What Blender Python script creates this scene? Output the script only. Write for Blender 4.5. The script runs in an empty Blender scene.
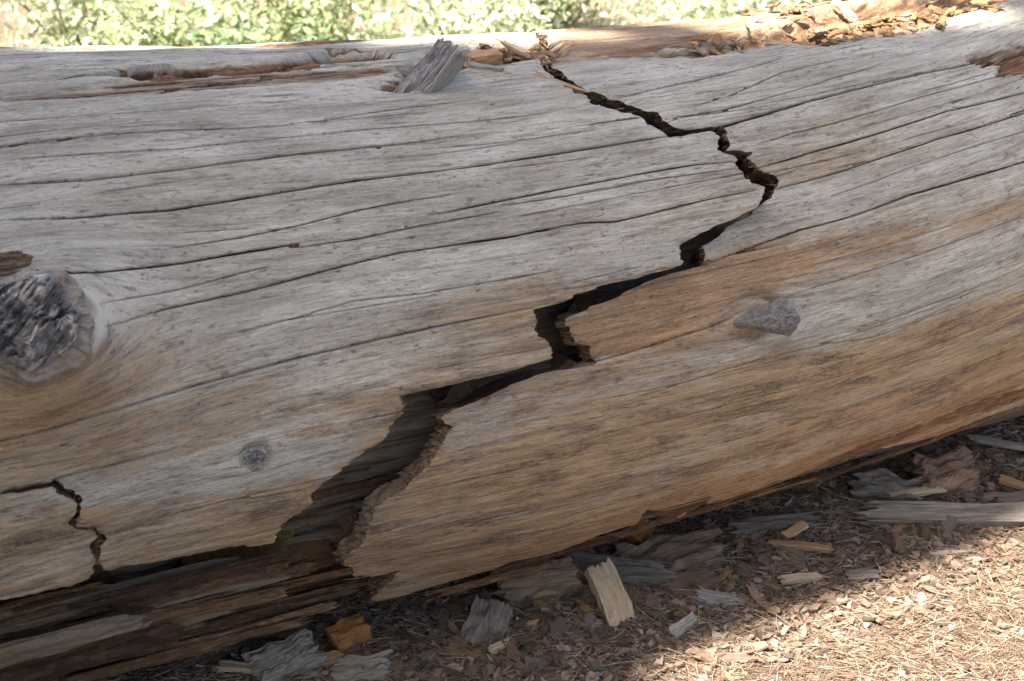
import bpy, math, random, time
import numpy as np
T00 = time.time()
rng = np.random.default_rng(7)
random.seed(7)
SC = bpy.context.scene
COL = SC.collection

# ------------------------------------------------------------------ camera, sky, sun, exposure
FPX, CAMH, PITCH = 1407.0, 1.65, 0.4079
cam = bpy.data.cameras.new('camera')
cam.sensor_width = 36.0
cam.lens = 36.0 * FPX / 1024.0
cam.clip_start = 0.05
cam.clip_end = 500.0
cam.dof.use_dof = True
cam.dof.focus_distance = 2.70
cam.dof.aperture_fstop = 5.0
camo = bpy.data.objects.new('camera', cam)
COL.objects.link(camo)
camo.location = (0, 0, CAMH)
camo.rotation_euler = (math.pi / 2 - PITCH, 0, 0)
SC.camera = camo

SUN = np.array([-0.406, -0.474, 1.0]); SUN /= np.linalg.norm(SUN)      # towards the sun
world = bpy.data.worlds.new('World'); SC.world = world
world.use_nodes = True
wn = world.node_tree.nodes; wl = world.node_tree.links
sky = wn.new('ShaderNodeTexSky'); sky.sky_type = 'NISHITA'; sky.sun_disc = False
sky.sun_elevation = math.asin(SUN[2])
sky.sun_rotation = math.atan2(SUN[0], SUN[1])
sky.dust_density = 3.0
sky.air_density = 0.8
sky.ozone_density = 0.4
wl.new(sky.outputs[0], wn['Background'].inputs[0])
wn['Background'].inputs[1].default_value = 0.078
sd = bpy.data.lights.new('sun', 'SUN'); sd.energy = 5.0; sd.angle = math.radians(0.5); sd.color = (1, 0.95, 0.87)
so = bpy.data.objects.new('sun', sd); COL.objects.link(so)
so.rotation_euler = (math.acos(SUN[2]), 0, math.atan2(SUN[1], SUN[0]) + math.pi / 2)
SC.view_settings.view_transform = 'Standard'
SC.view_settings.look = 'None'
SC.view_settings.gamma = 1.0
SC.view_settings.exposure = 2.15
SC.cycles.max_bounces = 6
SC.cycles.diffuse_bounces = 4
SC.cycles.use_denoising = True
SC.cycles.denoising_prefilter = 'NONE'
SC.cycles.denoising_input_passes = 'RGB_ALBEDO_NORMAL'

# ------------------------------------------------------------------ numeric helpers
_P = {}
def _perm(seed):
    if seed not in _P:
        r = np.random.default_rng(seed + 1000)
        g = r.random(65536).astype(np.float32) * 2 * np.pi
        _P[seed] = (np.cos(g), np.sin(g))
    return _P[seed]
def noise(x, y, seed=0):
    """2-D gradient noise, about -1..1"""
    gx, gy = _perm(seed)
    x = np.asarray(x, np.float32); y = np.asarray(y, np.float32)
    xi = np.floor(x); yi = np.floor(y); fx = x - xi; fy = y - yi
    xi = xi.astype(np.int32); yi = yi.astype(np.int32)
    def g(a, b, dx, dy):
        h = (a * 73856093 ^ b * 19349663) & 65535
        return gx[h] * dx + gy[h] * dy
    u = fx * fx * fx * (fx * (fx * 6 - 15) + 10); v = fy * fy * fy * (fy * (fy * 6 - 15) + 10)
    n00 = g(xi, yi, fx, fy); n10 = g(xi + 1, yi, fx - 1, fy)
    n01 = g(xi, yi + 1, fx, fy - 1); n11 = g(xi + 1, yi + 1, fx - 1, fy - 1)
    a = n00 + u * (n10 - n00); b = n01 + u * (n11 - n01)
    return (a + v * (b - a)) * 1.5
def fbm(x, y, seed=0, octaves=4, gain=0.5, lac=2.03):
    t = 0; a = 1.0
    for k in range(octaves):
        t = t + a * noise(x, y, seed + k); x = x * lac; y = y * lac; a *= gain
    return t
def sstep(a, b, x):
    t = np.clip((x - a) / (b - a), 0, 1); return t * t * (3 - 2 * t)

# ------------------------------------------------------------------ the log as a surface: axis, radius, pixel -> surface
LY0, LA, LB, LR0, LR1, LR2, LSINK, LC = 2.7698, 0.458, 0.0357, 0.5548, -0.0259, 0.0155, 0.0151, 0.0196
RM = 0.55
def ax(x):
    x = np.asarray(x, float); xc = np.clip(x, -1.9, 2.4)
    y = LY0 + LA * x + LB * x * x; R = LR0 + LR1 * xc + LR2 * xc * xc
    z = R - LSINK + LC * xc; d = LA + 2 * LB * x; n = np.sqrt(1 + d * d)
    return y, R, z, -d / n, 1 / n, d
def P3(s, th, off):
    """point at axis station s, angle th, height off above the clean surface"""
    y, R, z, ux, uy, d = ax(s)
    r = R + off
    return np.stack([s + r * np.cos(th) * ux, y + r * np.cos(th) * uy, z + r * np.sin(th)], -1)
def N3(s, th):
    y, R, z, ux, uy, d = ax(s)
    return np.stack([np.cos(th) * ux, np.cos(th) * uy, np.sin(th)], -1)
CP, SP = math.cos(PITCH), math.sin(PITCH)
def ray(px, py):
    px = np.asarray(px, float); py = np.asarray(py, float)
    u = (340.5 - py) / FPX
    return np.stack([(px - 512) / FPX, CP + u * SP, -SP + u * CP], -1)
def cyl(p):
    s = p[..., 0].copy()
    for _ in range(6):
        y, R, z, ux, uy, d = ax(s)
        s = s + ((p[..., 0] - s) + (p[..., 1] - y) * d) / (1 + d * d)
    y, R, z, ux, uy, d = ax(s)
    w = (p[..., 0] - s) * ux + (p[..., 1] - y) * uy; h = p[..., 2] - z
    return s, np.arctan2(h, w) % (2 * np.pi), np.hypot(w, h) - R
def hit(pts, off=0.0):
    """pixels -> (s, th) where their rays first meet the log surface raised by off"""
    pts = np.asarray(pts, float); D = ray(pts[:, 0], pts[:, 1]); O = np.array([0, 0, CAMH])
    ts = np.linspace(1.6, 4.6, 1500)
    p = O + D[:, None, :] * ts[None, :, None]
    s, th, f = cyl(p); f = f - off
    out = np.zeros((len(pts), 2))
    for i in range(len(pts)):
        w = np.where(f[i] < 0)[0]
        if len(w) and w[0] > 0:
            k = w[0]; a = f[i, k - 1] / (f[i, k - 1] - f[i, k])
            out[i] = s[i, k - 1] + a * (s[i, k] - s[i, k - 1]), th[i, k - 1] + a * (th[i, k] - th[i, k - 1])
        else:
            k = int(np.argmin(f[i])); out[i] = s[i, k], th[i, k]
    return out

# traced checks (drying cracks) of the wood: polyline, width mm, depth mm
CR = [
 ([(0,96),(88,91),(141,86),(211,81),(270,75),(330,70)], 6, 25),
 ([(60,78),(100,72),(165,64),(240,65),(300,58),(345,52)], 9, 34),
 ([(150,90),(200,81),(300,72),(375,66)], 6, 25),
 ([(300,66),(345,61),(385,54),(420,50)], 6, 25),
 ([(0,121),(60,116),(150,110),(240,103)], 1.6, 7),
 ([(0,145),(53,139),(134,133),(211,128),(225,127)], 2.6, 12),
 ([(205,130),(282,125),(360,114),(420,106),(480,100)], 2.4, 12),
 ([(0,161),(85,155),(176,150),(270,140),(360,130),(446,124),(548,116)], 2.0, 9),
 ([(0,185),(88,180),(183,170),(247,162),(360,149),(428,141),(456,136)], 3.6, 20),
 ([(0,222),(70,220),(169,211),(247,199),(360,182),(446,171),(534,158),(667,141)], 4.0, 22),
 ([(440,148),(500,143),(594,134)], 2.0, 9),
 ([(170,250),(239,239),(300,226),(360,211),(420,200),(450,196)], 2.2, 10),
 ([(440,214),(488,204),(558,190),(640,176),(692,169),(732,166)], 2.8, 14),
 ([(500,206),(560,198),(640,184),(736,172)], 1.6, 7),
 ([(455,245),(505,238),(580,224),(615,223),(678,208),(709,201),(752,193)], 2.4, 12),
 ([(28,276),(70,280),(98,278),(176,266),(240,254),(299,244)], 3.2, 16),
 ([(290,249),(325,244),(360,239),(420,226),(500,212)], 2.0, 9),
 ([(104,308),(176,292),(268,267)], 1.7, 8),
 ([(104,331),(169,310),(247,292),(300,278),(360,262),(398,253),(525,234),(582,223)], 2.4, 11),
 ([(240,333),(289,320),(356,301),(416,295),(487,283),(560,270)], 1.9, 8),
 ([(0,439),(49,428),(123,407),(218,380),(289,361),(370,342),(441,326),(533,308)], 3.8, 22),
 ([(684,136),(724,125),(805,102),(875,85),(911,76),(974,62),(1030,48)], 6.5, 32),
 ([(760,142),(794,132),(858,116),(928,95),(999,75),(1040,64)], 2.2, 10),
 ([(759,167),(812,151),(875,134),(946,112),(1024,92),(1060,82)], 3.2, 17),
 ([(780,187),(840,171),(889,155),(939,139),(1024,113),(1060,103)], 2.6, 12),
 ([(833,196),(910,168),(970,148),(1024,131)], 1.6, 7),
 ([(709,265),(734,255),(774,240),(805,229),(858,215),(911,195),(963,180),(1024,162),(1060,152)], 4.2, 22),
 ([(612,100),(664,88),(717,76),(784,58)], 2.4, 11),
 ([(664,123),(685,118),(727,109),(780,95),(833,79),(880,66)], 2.0, 9),
 ([(690,108),(727,97),(784,72),(840,60),(882,51)], 2.0, 9),
 ([(596,367),(640,353),(675,341),(713,328),(733,320)], 2.6, 14),
 ([(790,297),(814,289),(860,275),(930,251),(1000,225),(1040,212)], 1.7, 7),
 ([(640,402),(760,362),(830,344),(870,338),(910,323),(1024,282)], 2.0, 9),
 ([(700,505),(760,485),(840,446),(927,420),(967,404),(1012,390),(1040,380)], 5.0, 22),
 ([(560,520),(640,495),(700,476)], 2.2, 9),
 ([(0,493),(30,488),(56,483)], 4.0, 22),
]
CRsv = [(hit(c[0]), c[1], c[2]) for c in CR]
# the grain twists and spreads along the log: th = v + q(s) + (v - VM) w(s), fitted to the checks
VM = math.radians(150)
def twist_fit():
    nk = len(CRsv); vk = np.array([c[0][:, 1].mean() for c in CRsv])
    co = np.zeros(6)
    for it in range(12):
        A = []; B = []
        for k, (q, w, dp) in enumerate(CRsv):
            ss = np.linspace(q[0, 0], q[-1, 0], 8); tt = np.interp(ss, q[:, 0], q[:, 1])
            for s_, t_ in zip(ss, tt):
                A.append([s_, s_**2, s_**3, (vk[k]-VM)*s_, (vk[k]-VM)*s_**2, 0*s_]); B.append(t_ - vk[k])
        A = np.array(A); B = np.array(B)
        co = np.linalg.lstsq(np.vstack([A, np.eye(6)*0.3]), np.concatenate([B, np.zeros(6)]), rcond=None)[0]
        r = (B - A @ co).reshape(nk, 8).mean(1); vk = vk + 0.7 * r
    print('twist', co.round(3), 'rms', np.std(B - A @ co - np.repeat(r, 8)))
    return co
TW = twist_fit()
def qw(s):
    s = np.clip(s, -1.4, 2.0)
    return TW[0]*s + TW[1]*s*s + TW[2]*s**3, TW[3]*s + TW[4]*s*s
def v2th(s, v):
    q, w = qw(s); return v + q + (v - VM) * w
def th2v(s, th):
    q, w = qw(s); return (th - q + VM * w) / (1 + w)
def hitm(pts, off=0.0):
    """pixels -> metric surface coordinates (s, v*RM)"""
    h = hit(pts, off); return np.stack([h[:, 0], th2v(h[:, 0], h[:, 1]) * RM], -1)
def surf(s, vm, off):
    return P3(s, v2th(s, vm / RM), off)

def sdist(S, V, poly):
    """signed distance (+ inside) to a closed polygon in metric (s, v) space"""
    S = S.astype(np.float32); V = V.astype(np.float32)
    n = len(poly); d2 = np.full(S.shape, 1e9, np.float32); ins = np.zeros(S.shape, bool)
    for i in range(n):
        ax_, ay_ = poly[i]; bx_, by_ = poly[(i + 1) % n]
        ex, ey = bx_ - ax_, by_ - ay_; L = ex * ex + ey * ey + 1e-12
        wx = S - np.float32(ax_); wy = V - np.float32(ay_)
        t = np.clip((wx * np.float32(ex) + wy * np.float32(ey)) / np.float32(L), 0, 1)
        d2 = np.minimum(d2, (wx - t * np.float32(ex))**2 + (wy - t * np.float32(ey))**2)
        c = ((ay_ > V) != (by_ > V))
        if c.any() and abs(ey) > 1e-9:
            ins ^= c & (wx < (V - np.float32(ay_)) * np.float32(ex / ey))
    return np.where(ins, 1, -1).astype(np.float32) * np.sqrt(d2)

# ------------------------------------------------------------------ mesh helpers
def new_mesh(name, verts, faces, mats, smooth=True, uv=None, col=None, midx=None):
    me = bpy.data.meshes.new(name)
    verts = np.asarray(verts, np.float32)
    if isinstance(faces, np.ndarray) and faces.ndim == 2:
        k = faces.shape[1]; nf = len(faces)
        me.vertices.add(len(verts)); me.vertices.foreach_set('co', verts.ravel())
        me.loops.add(nf * k); me.loops.foreach_set('vertex_index', faces.astype(np.int32).ravel())
        me.polygons.add(nf); me.polygons.foreach_set('loop_start', np.arange(0, nf * k, k, dtype=np.int32))
        lv = faces.ravel()
    else:
        cnt = np.array([len(f) for f in faces], np.int32); lv = np.fromiter((i for f in faces for i in f), np.int32)
        me.vertices.add(len(verts)); me.vertices.foreach_set('co', verts.ravel())
        me.loops.add(len(lv)); me.loops.foreach_set('vertex_index', lv)
        me.polygons.add(len(cnt)); me.polygons.foreach_set('loop_start', np.concatenate([[0], np.cumsum(cnt)[:-1]]).astype(np.int32))
    nf = len(me.polygons)
    me.polygons.foreach_set('use_smooth', np.full(nf, smooth, bool) if np.isscalar(smooth) else np.asarray(smooth, bool))
    for m in (mats if isinstance(mats, (list, tuple)) else [mats]): me.materials.append(m)
    if midx is not None: me.polygons.foreach_set('material_index', np.asarray(midx, np.int32))
    if uv is not None:
        l = me.uv_layers.new(name='grain'); l.data.foreach_set('uv', np.asarray(uv, np.float32)[lv].ravel())
    if col is not None:
        a = me.attributes.new('zone', 'FLOAT_COLOR', 'POINT'); a.data.foreach_set('color', np.asarray(col, np.float32).ravel())
    me.update(calc_edges=True); me.validate()
    return me
def link(name, me, parent=None, label=None, cat=None, group=None, kind=None):
    o = bpy.data.objects.new(name, me); COL.objects.link(o)
    if parent: o.parent = parent
    if label: o['label'] = label
    if cat: o['category'] = cat
    if group: o['group'] = group
    if kind: o['kind'] = kind
    return o

# ------------------------------------------------------------------ materials
class NT:
    def __init__(s, name):
        s.m = bpy.data.materials.new(name); s.m.use_nodes = True; s.t = s.m.node_tree
        s.b = s.t.nodes['Principled BSDF']; s.b.inputs['Roughness'].default_value = 0.85
        s.b.inputs['Specular IOR Level'].default_value = 0.25
    def n(s, typ, **kw):
        x = s.t.nodes.new(typ)
        for k, v in kw.items():
            if k in x.inputs: s.put(x.inputs[k], v)
            else: setattr(x, k, v)
        return x
    def put(s, inp, v):
        if isinstance(v, bpy.types.NodeSocket): s.t.links.new(v, inp)
        else: inp.default_value = v
    def noise(s, vec, scale, detail=4, rough=0.55, dist=0.0):
        x = s.n('ShaderNodeTexNoise'); s.put(x.inputs['Vector'], vec); x.inputs['Scale'].default_value = scale
        x.inputs['Detail'].default_value = detail; x.inputs['Roughness'].default_value = rough; x.inputs['Distortion'].default_value = dist
        return x.outputs['Fac']
    def scl(s, vec, sx, sy, sz=1.0, off=(0, 0, 0)):
        x = s.n('ShaderNodeMapping'); s.put(x.inputs['Vector'], vec); x.inputs['Scale'].default_value = (sx, sy, sz); x.inputs['Location'].default_value = off
        return x.outputs[0]
    def ramp(s, fac, a, b, lo=0.0, hi=1.0):
        x = s.n('ShaderNodeMapRange'); s.put(x.inputs[0], fac); x.inputs[1].default_value = a; x.inputs[2].default_value = b
        x.inputs[3].default_value = lo; x.inputs[4].default_value = hi; x.interpolation_type = 'SMOOTHSTEP'
        return x.outputs[0]
    def mix(s, f, a, b, blend='MIX'):
        x = s.n('ShaderNodeMix'); x.data_type = 'RGBA'; x.blend_type = blend
        s.put(x.inputs[0], f)
        for i, v in ((6, a), (7, b)):
            s.put(x.inputs[i], v if isinstance(v, bpy.types.NodeSocket) else (*v, 1.0))
        return x.outputs[2]
    def math(s, op, a, b=0.0):
        x = s.n('ShaderNodeMath'); x.operation = op; s.put(x.inputs[0], a); s.put(x.inputs[1], b); return x.outputs[0]
    def bump(s, h, dist, strength=1.0, normal=None):
        x = s.n('ShaderNodeBump'); s.put(x.inputs['Height'], h); x.inputs['Distance'].default_value = dist; x.inputs['Strength'].default_value = strength
        if normal: s.put(x.inputs['Normal'], normal)
        return x.outputs[0]
    def done(s, col, normal=None, rough=None):
        s.put(s.b.inputs['Base Color'], col)
        if normal: s.put(s.b.inputs['Normal'], normal)
        if rough is not None: s.put(s.b.inputs['Roughness'], rough)
        return s.m

def mat_logwood():
    t = NT('weathered_wood')
    uv = t.n('ShaderNodeUVMap', uv_map='grain').outputs[0]
    at = t.n('ShaderNodeAttribute', attribute_name='zone')
    sep = t.n('ShaderNodeSeparateColor'); t.put(sep.inputs[0], at.outputs['Color'])
    zs, zr, zo = sep.outputs                                     # silver, rot with painted shade, orange-stained
    fine = t.noise(t.scl(uv, 12, 190), 1.0, 5, 0.72)
    mid = t.noise(t.scl(uv, 5, 75), 1.0, 7, 0.72, 0.2)
    broad = t.noise(t.scl(uv, 3.0, 13), 1.0, 7, 0.68, 0.4)
    blot = t.noise(t.scl(uv, 7, 26, 1, (3, 7, 0)), 1.0, 8, 0.72, 0.3)
    speck = t.noise(t.scl(uv, 90, 300, 1, (1, 2, 0)), 1.0, 3, 0.7)
    fleck = t.noise(t.scl(uv, 30, 165, 1, (5, 2, 0)), 1.0, 4, 0.72)
    streak = t.noise(t.scl(uv, 9, 60, 1, (9, 4, 0)), 1.0, 9, 0.78, 0.15)
    pores = t.noise(t.scl(uv, 48, 135, 1, (2, 8, 0)), 1.0, 4, 0.7)
    dots = t.noise(t.scl(uv, 70, 150, 1, (12, 3, 0)), 1.0, 3, 0.65)
    # silver amount with streaky border
    sv = t.math('ADD', zs, t.math('MULTIPLY', t.math('SUBTRACT', broad, 0.5), 1.1))
    sv = t.math('ADD', sv, t.math('MULTIPLY', t.math('SUBTRACT', mid, 0.5), 0.9))
    sv = t.ramp(sv, 0.18, 0.82)
    silver = t.mix(t.ramp(broad, 0.35, 0.68), (0.345, 0.315, 0.27), (0.50, 0.465, 0.41))
    silver = t.mix(t.ramp(mid, 0.50, 0.74), silver, (0.22, 0.185, 0.148))
    tan = t.mix(t.ramp(mid, 0.3, 0.72), (0.45, 0.32, 0.185), (0.27, 0.18, 0.10))
    tan = t.mix(t.ramp(blot, 0.48, 0.64), tan, (0.175, 0.12, 0.08))
    tan = t.mix(t.ramp(broad, 0.55, 0.78), tan, (0.44, 0.345, 0.245))
    stain = t.noise(t.scl(uv, 2.2, 16, 1, (7, 1, 0)), 1.0, 7, 0.72, 0.3)
    c = t.mix(sv, tan, silver)
    c = t.mix(t.math('MULTIPLY', t.ramp(stain, 0.52, 0.66), t.math('SUBTRACT', 0.62, t.math('MULTIPLY', sv, 0.30))), c, (0.17, 0.115, 0.075))
    orange = t.mix(t.ramp(mid, 0.3, 0.7), (0.41, 0.25, 0.125), (0.24, 0.14, 0.07))
    oz = t.ramp(t.math('ADD', zo, t.math('MULTIPLY', t.math('SUBTRACT', blot, 0.5), 1.3)), 0.3, 0.8)
    c = t.mix(t.math('MULTIPLY', oz, 0.85), c, orange)
    c = t.mix(t.math('MULTIPLY', t.ramp(streak, 0.52, 0.66), 0.62), c, t.mix(sv, (0.165, 0.115, 0.078), (0.195, 0.168, 0.14)))
    c = t.mix(t.math('MULTIPLY', t.ramp(streak, 0.46, 0.34), 0.40), c, t.mix(sv, (0.52, 0.39, 0.26), (0.60, 0.565, 0.515)))
    c = t.mix(t.math('MULTIPLY', t.math('MULTIPLY', t.ramp(dots, 0.54, 0.64), t.ramp(blot, 0.34, 0.52)), t.math('SUBTRACT', 0.75, t.math('MULTIPLY', sv, 0.45))), c, (0.42, 0.27, 0.145))
    c = t.mix(t.math('MULTIPLY', t.ramp(dots, 0.46, 0.34), 0.16), c, t.mix(sv, (0.55, 0.43, 0.30), (0.60, 0.56, 0.50)))
    pm = t.math('MULTIPLY', t.ramp(pores, 0.55, 0.63), t.ramp(blot, 0.38, 0.58))
    c = t.mix(t.math('MULTIPLY', pm, 0.55), c, (0.085, 0.07, 0.06))
    # grey-black mould flecks and fine fibre contrast
    mk = t.math('MULTIPLY', t.ramp(fleck, 0.58, 0.72), t.ramp(blot, 0.36, 0.66))
    c = t.mix(t.math('MULTIPLY', mk, 0.72), c, (0.075, 0.066, 0.06))
    c = t.mix(t.math('MULTIPLY', t.ramp(speck, 0.58, 0.72), 0.6), c, (0.09, 0.075, 0.065))
    c = t.mix(t.math('MULTIPLY', t.ramp(fine, 0.50, 0.72), 0.58), c, (0.125, 0.105, 0.09))
    c = t.mix(t.math('MULTIPLY', t.ramp(fine, 0.45, 0.28), 0.35), c, (0.56, 0.50, 0.43))
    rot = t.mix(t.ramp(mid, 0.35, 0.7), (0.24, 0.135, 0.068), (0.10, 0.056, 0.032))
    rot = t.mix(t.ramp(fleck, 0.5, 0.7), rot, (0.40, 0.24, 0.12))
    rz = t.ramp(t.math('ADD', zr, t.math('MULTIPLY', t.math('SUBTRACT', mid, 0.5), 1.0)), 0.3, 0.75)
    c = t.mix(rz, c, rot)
    gm = t.n('ShaderNodeGamma'); t.put(gm.inputs[0], c); gm.inputs[1].default_value = 1.25
    c = t.mix(1.0, gm.outputs[0], (1.52, 1.55, 1.50), 'MULTIPLY')
    hs = t.n('ShaderNodeHueSaturation'); t.put(hs.inputs['Color'], c); hs.inputs['Saturation'].default_value = 0.89; c = hs.outputs[0]
    h = t.math('ADD', t.math('MULTIPLY', fine, 0.8), t.math('MULTIPLY', fleck, 0.7))
    h = t.math('ADD', h, t.math('MULTIPLY', mid, 1.0)); h = t.math('SUBTRACT', h, t.math('MULTIPLY', streak, 1.2)); h = t.math('SUBTRACT', h, t.math('MULTIPLY', pores, 0.8)); h = t.math('ADD', h, t.math('MULTIPLY', speck, 0.35))
    return t.done(c, t.bump(h, 0.0050, 1.0), 0.82)
def mat_broken(name, c1, c2, c3, gx=8, gy=160, bumpd=0.006):
    """torn, fibrous inner wood; grain along the uv's first axis"""
    t = NT(name)
    uv = t.n('ShaderNodeUVMap', uv_map='grain').outputs[0]
    a = t.noise(t.scl(uv, gx, gy), 1.0, 6, 0.65, 0.4)
    b = t.noise(t.scl(uv, 6, 25, 1, (2, 3, 0)), 1.0, 5, 0.6, 0.5)
    f = t.noise(t.scl(uv, 90, 300, 1, (1, 1, 0)), 1.0, 3, 0.7)
    c = t.mix(t.ramp(a, 0.32, 0.70), c1, c2)
    c = t.mix(t.ramp(b, 0.45, 0.70), c, c3)
    c = t.mix(t.math('MULTIPLY', t.ramp(f, 0.55, 0.72), 0.5), c, tuple(0.35 * x for x in c2))
    h = t.math('ADD', a, t.math('MULTIPLY', f, 0.5)); h = t.math('ADD', h, t.math('MULTIPLY', b, 0.8))
    return t.done(c, t.bump(h, bumpd, 0.9), 0.9)
def mat_piece(name, c1, c2, c3, var=0.25, gx=5.0, gy=60.0, bumpd=0.004):
    """loose bark and wood pieces: generated grain on object coordinates, each piece a little different"""
    t = NT(name)
    oc = t.n('ShaderNodeTexCoord').outputs['Object']
    inf = t.n('ShaderNodeObjectInfo')
    mp = t.n('ShaderNodeVectorMath', operation='ADD'); t.put(mp.inputs[0], oc)
    rv = t.n('ShaderNodeCombineXYZ'); t.put(rv.inputs[0], t.math('MULTIPLY', inf.outputs['Random'], 31.0)); t.put(rv.inputs[1], t.math('MULTIPLY', inf.outputs['Random'], 17.0))
    t.put(mp.inputs[1], rv.outputs[0]); v = mp.outputs[0]
    a = t.noise(t.scl(v, gx * 3, gy * 4, gy * 4), 1.0, 5, 0.65, 0.3)
    b = t.noise(t.scl(v, 14, 30, 30, (4, 1, 2)), 1.0, 4, 0.6, 0.3)
    c = t.mix(t.ramp(a, 0.32, 0.70), c1, c2)
    c = t.mix(t.ramp(b, 0.46, 0.68), c, c3)
    val = t.math('ADD', 1.0 - var, t.math('MULTIPLY', inf.outputs['Random'], 2 * var))
    hs = t.n('ShaderNodeHueSaturation'); t.put(hs.inputs['Color'], c); t.put(hs.inputs['Value'], val)
    h = t.math('ADD', a, b)
    return t.done(hs.outputs[0], t.bump(h, bumpd, 0.9), 0.88)
def mat_tint(name, rough=0.85, bump=0.0, sub=0.0):
    """colour comes from each piece's own tint"""
    t = NT(name)
    at = t.n('ShaderNodeAttribute', attribute_name='zone')
    c = at.outputs['Color']
    oc = t.n('ShaderNodeTexCoord').outputs['Object']
    n = t.noise(oc, 320, 3, 0.6)
    c = t.mix(t.math('MULTIPLY', t.ramp(n, 0.5, 0.75), 0.45), c, (0.05, 0.035, 0.025))
    return t.done(c, t.bump(n, 0.002, 0.6), rough)

M_LOG = mat_logwood()
M_WALL = mat_broken('broken_edge_wood', (0.20, 0.125, 0.072), (0.08, 0.05, 0.032), (0.27, 0.20, 0.14))
M_CORE = mat_broken('inner_wood', (0.25, 0.19, 0.135), (0.09, 0.066, 0.047), (0.31, 0.26, 0.20))
M_ROT = mat_broken('rotten_brown_wood', (0.13, 0.068, 0.034), (0.05, 0.026, 0.014), (0.16, 0.09, 0.045))  # rotten browns, darkened further to put the overhang's shade into the colour
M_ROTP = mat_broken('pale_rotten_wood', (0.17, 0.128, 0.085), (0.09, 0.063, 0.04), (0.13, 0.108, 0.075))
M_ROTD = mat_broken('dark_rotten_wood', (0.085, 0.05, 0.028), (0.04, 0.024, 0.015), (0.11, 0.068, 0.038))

# ------------------------------------------------------------------ fracture outlines (pixels of the photograph, carried onto the log)
LEFT = [(536,34),(540,50),(540,66),(553,78),(575,95),(585,97),(591,105),(606,109),(627,116),(641,120),(645,127),(655,131),(667,140),(681,140),
 (707,136),(716,142),(714,154),(726,157),(733,162),(730,168),(740,174),(742,182),(761,189),(759,201),(754,209),(738,218),(714,226),(697,236),(680,247),
 (681,263),(660,271),(636,279),(600,288),(573,294),(571,298),(534,309),(536,330),(546,342),(553,358),(520,368),(476,378),(443,385),(400,396),
 (402,411),(388,425),(380,439),(354,458),(336,469),(322,480),(311,492),(309,501),(295,513),(281,524),(272,540),(260,543),(229,547),(190,555),(151,562),(104,570),
 (101,560),(98,548),(106,538),(94,529),(77,527),(80,514),(82,506),(80,498),(60,487),(57,482),(28,488),(0,493)]
RIGHT = [(546,33),(551,50),(552,64),(563,76),(582,91),(594,95),(608,101),(625,107),(637,112),(656,116),(660,123),(674,129),(686,133),
 (721,125),(729,129),(732,138),(729,148),(754,149),(748,156),(760,161),(761,168),(781,175),(780,185),(775,194),(762,204),(753,213),(737,223),(709,243),
 (711,264),(679,272),(650,283),(626,294),(597,306),(575,317),(570,324),(578,334),(583,343),(595,349),(600,366),(561,373),(540,379),(511,391),(469,410),(448,421),
 (456,432),(443,453),(433,469),(418,484),(401,498),(376,515),(370,543),(348,568),(345,575),(358,576),(356,586),(376,588),(406,580),(394,592),(374,608),(379,611),(441,591),(497,574),(547,557),(599,536),(636,524),(646,508),(664,512),(674,520),(704,502),(722,508),(770,490),(830,470),(880,452),(940,438),(990,418),(1040,402),(1090,386)]
CORNER = [(0,496),(28,491),(55,485),(58,492),(76,501),(76,514),(71,524),(72,530),(90,531),(99,538),(93,547),(94,562),(93,576),(82,582),(70,587),(30,594),(0,600)]
RIGHT = [(x + 3, y - 3) if 76 <= y <= 134 and x < 700 else (x, y) for x, y in RIGHT]
LEFT = [(x - 1, y + 1) if 78 <= y <= 141 and x < 700 else (x, y) for x, y in LEFT]
Lm, Rm_, Cm = hitm(LEFT), hitm(RIGHT), hitm(CORNER)
VB0, VB1 = math.radians(-88) * RM, math.radians(285) * RM
def ext_left(p, px2): return p
left_poly = np.vstack([[Lm[0,0]-0.10, VB0-1], [Lm[0,0]-0.06, Lm[0,1]-0.25], Lm, [[-5, Lm[-1,1] + 0.0], [-5, VB0-1]]])
right_poly = np.vstack([[Rm_[0,0]-0.09, VB0-1], [Rm_[0,0]-0.05, Rm_[0,1]-0.25], Rm_, [[6, Rm_[-1,1]], [6, VB0-1]]])
corner_poly = np.vstack([Cm, [[-5, Cm[-1,1]], [-5, Cm[0,1]]]])

# ------------------------------------------------------------------ the fine grid of the log's outer surface
def spaced(lo, f0, f1, hi, fine, coarse):
    a = np.arange(f0, f1, fine)
    def grow(d):
        out = []; st = fine; x = 0
        while x < d:
            st = min(st * 1.18, coarse); x += st; out.append(x)
        return np.array(out)
    l = f0 - grow(f0 - lo)[::-1]; r = a[-1] + grow(hi - a[-1])
    return np.concatenate([l, a, r])
GS = spaced(-2.7, -1.20, 1.92, 3.4, 0.0039, 0.08)
GVr = spaced(VB0, math.radians(74) * RM, math.radians(243) * RM, VB1, 0.0021, 0.04)
nS, nV = len(GS), len(GVr)
S2 = np.repeat(GS[:, None], nV, 1).astype(np.float64); V2 = np.repeat(GVr[None, :], nS, 0).astype(np.float64)
print('grid', nS, nV, nS * nV)

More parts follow.
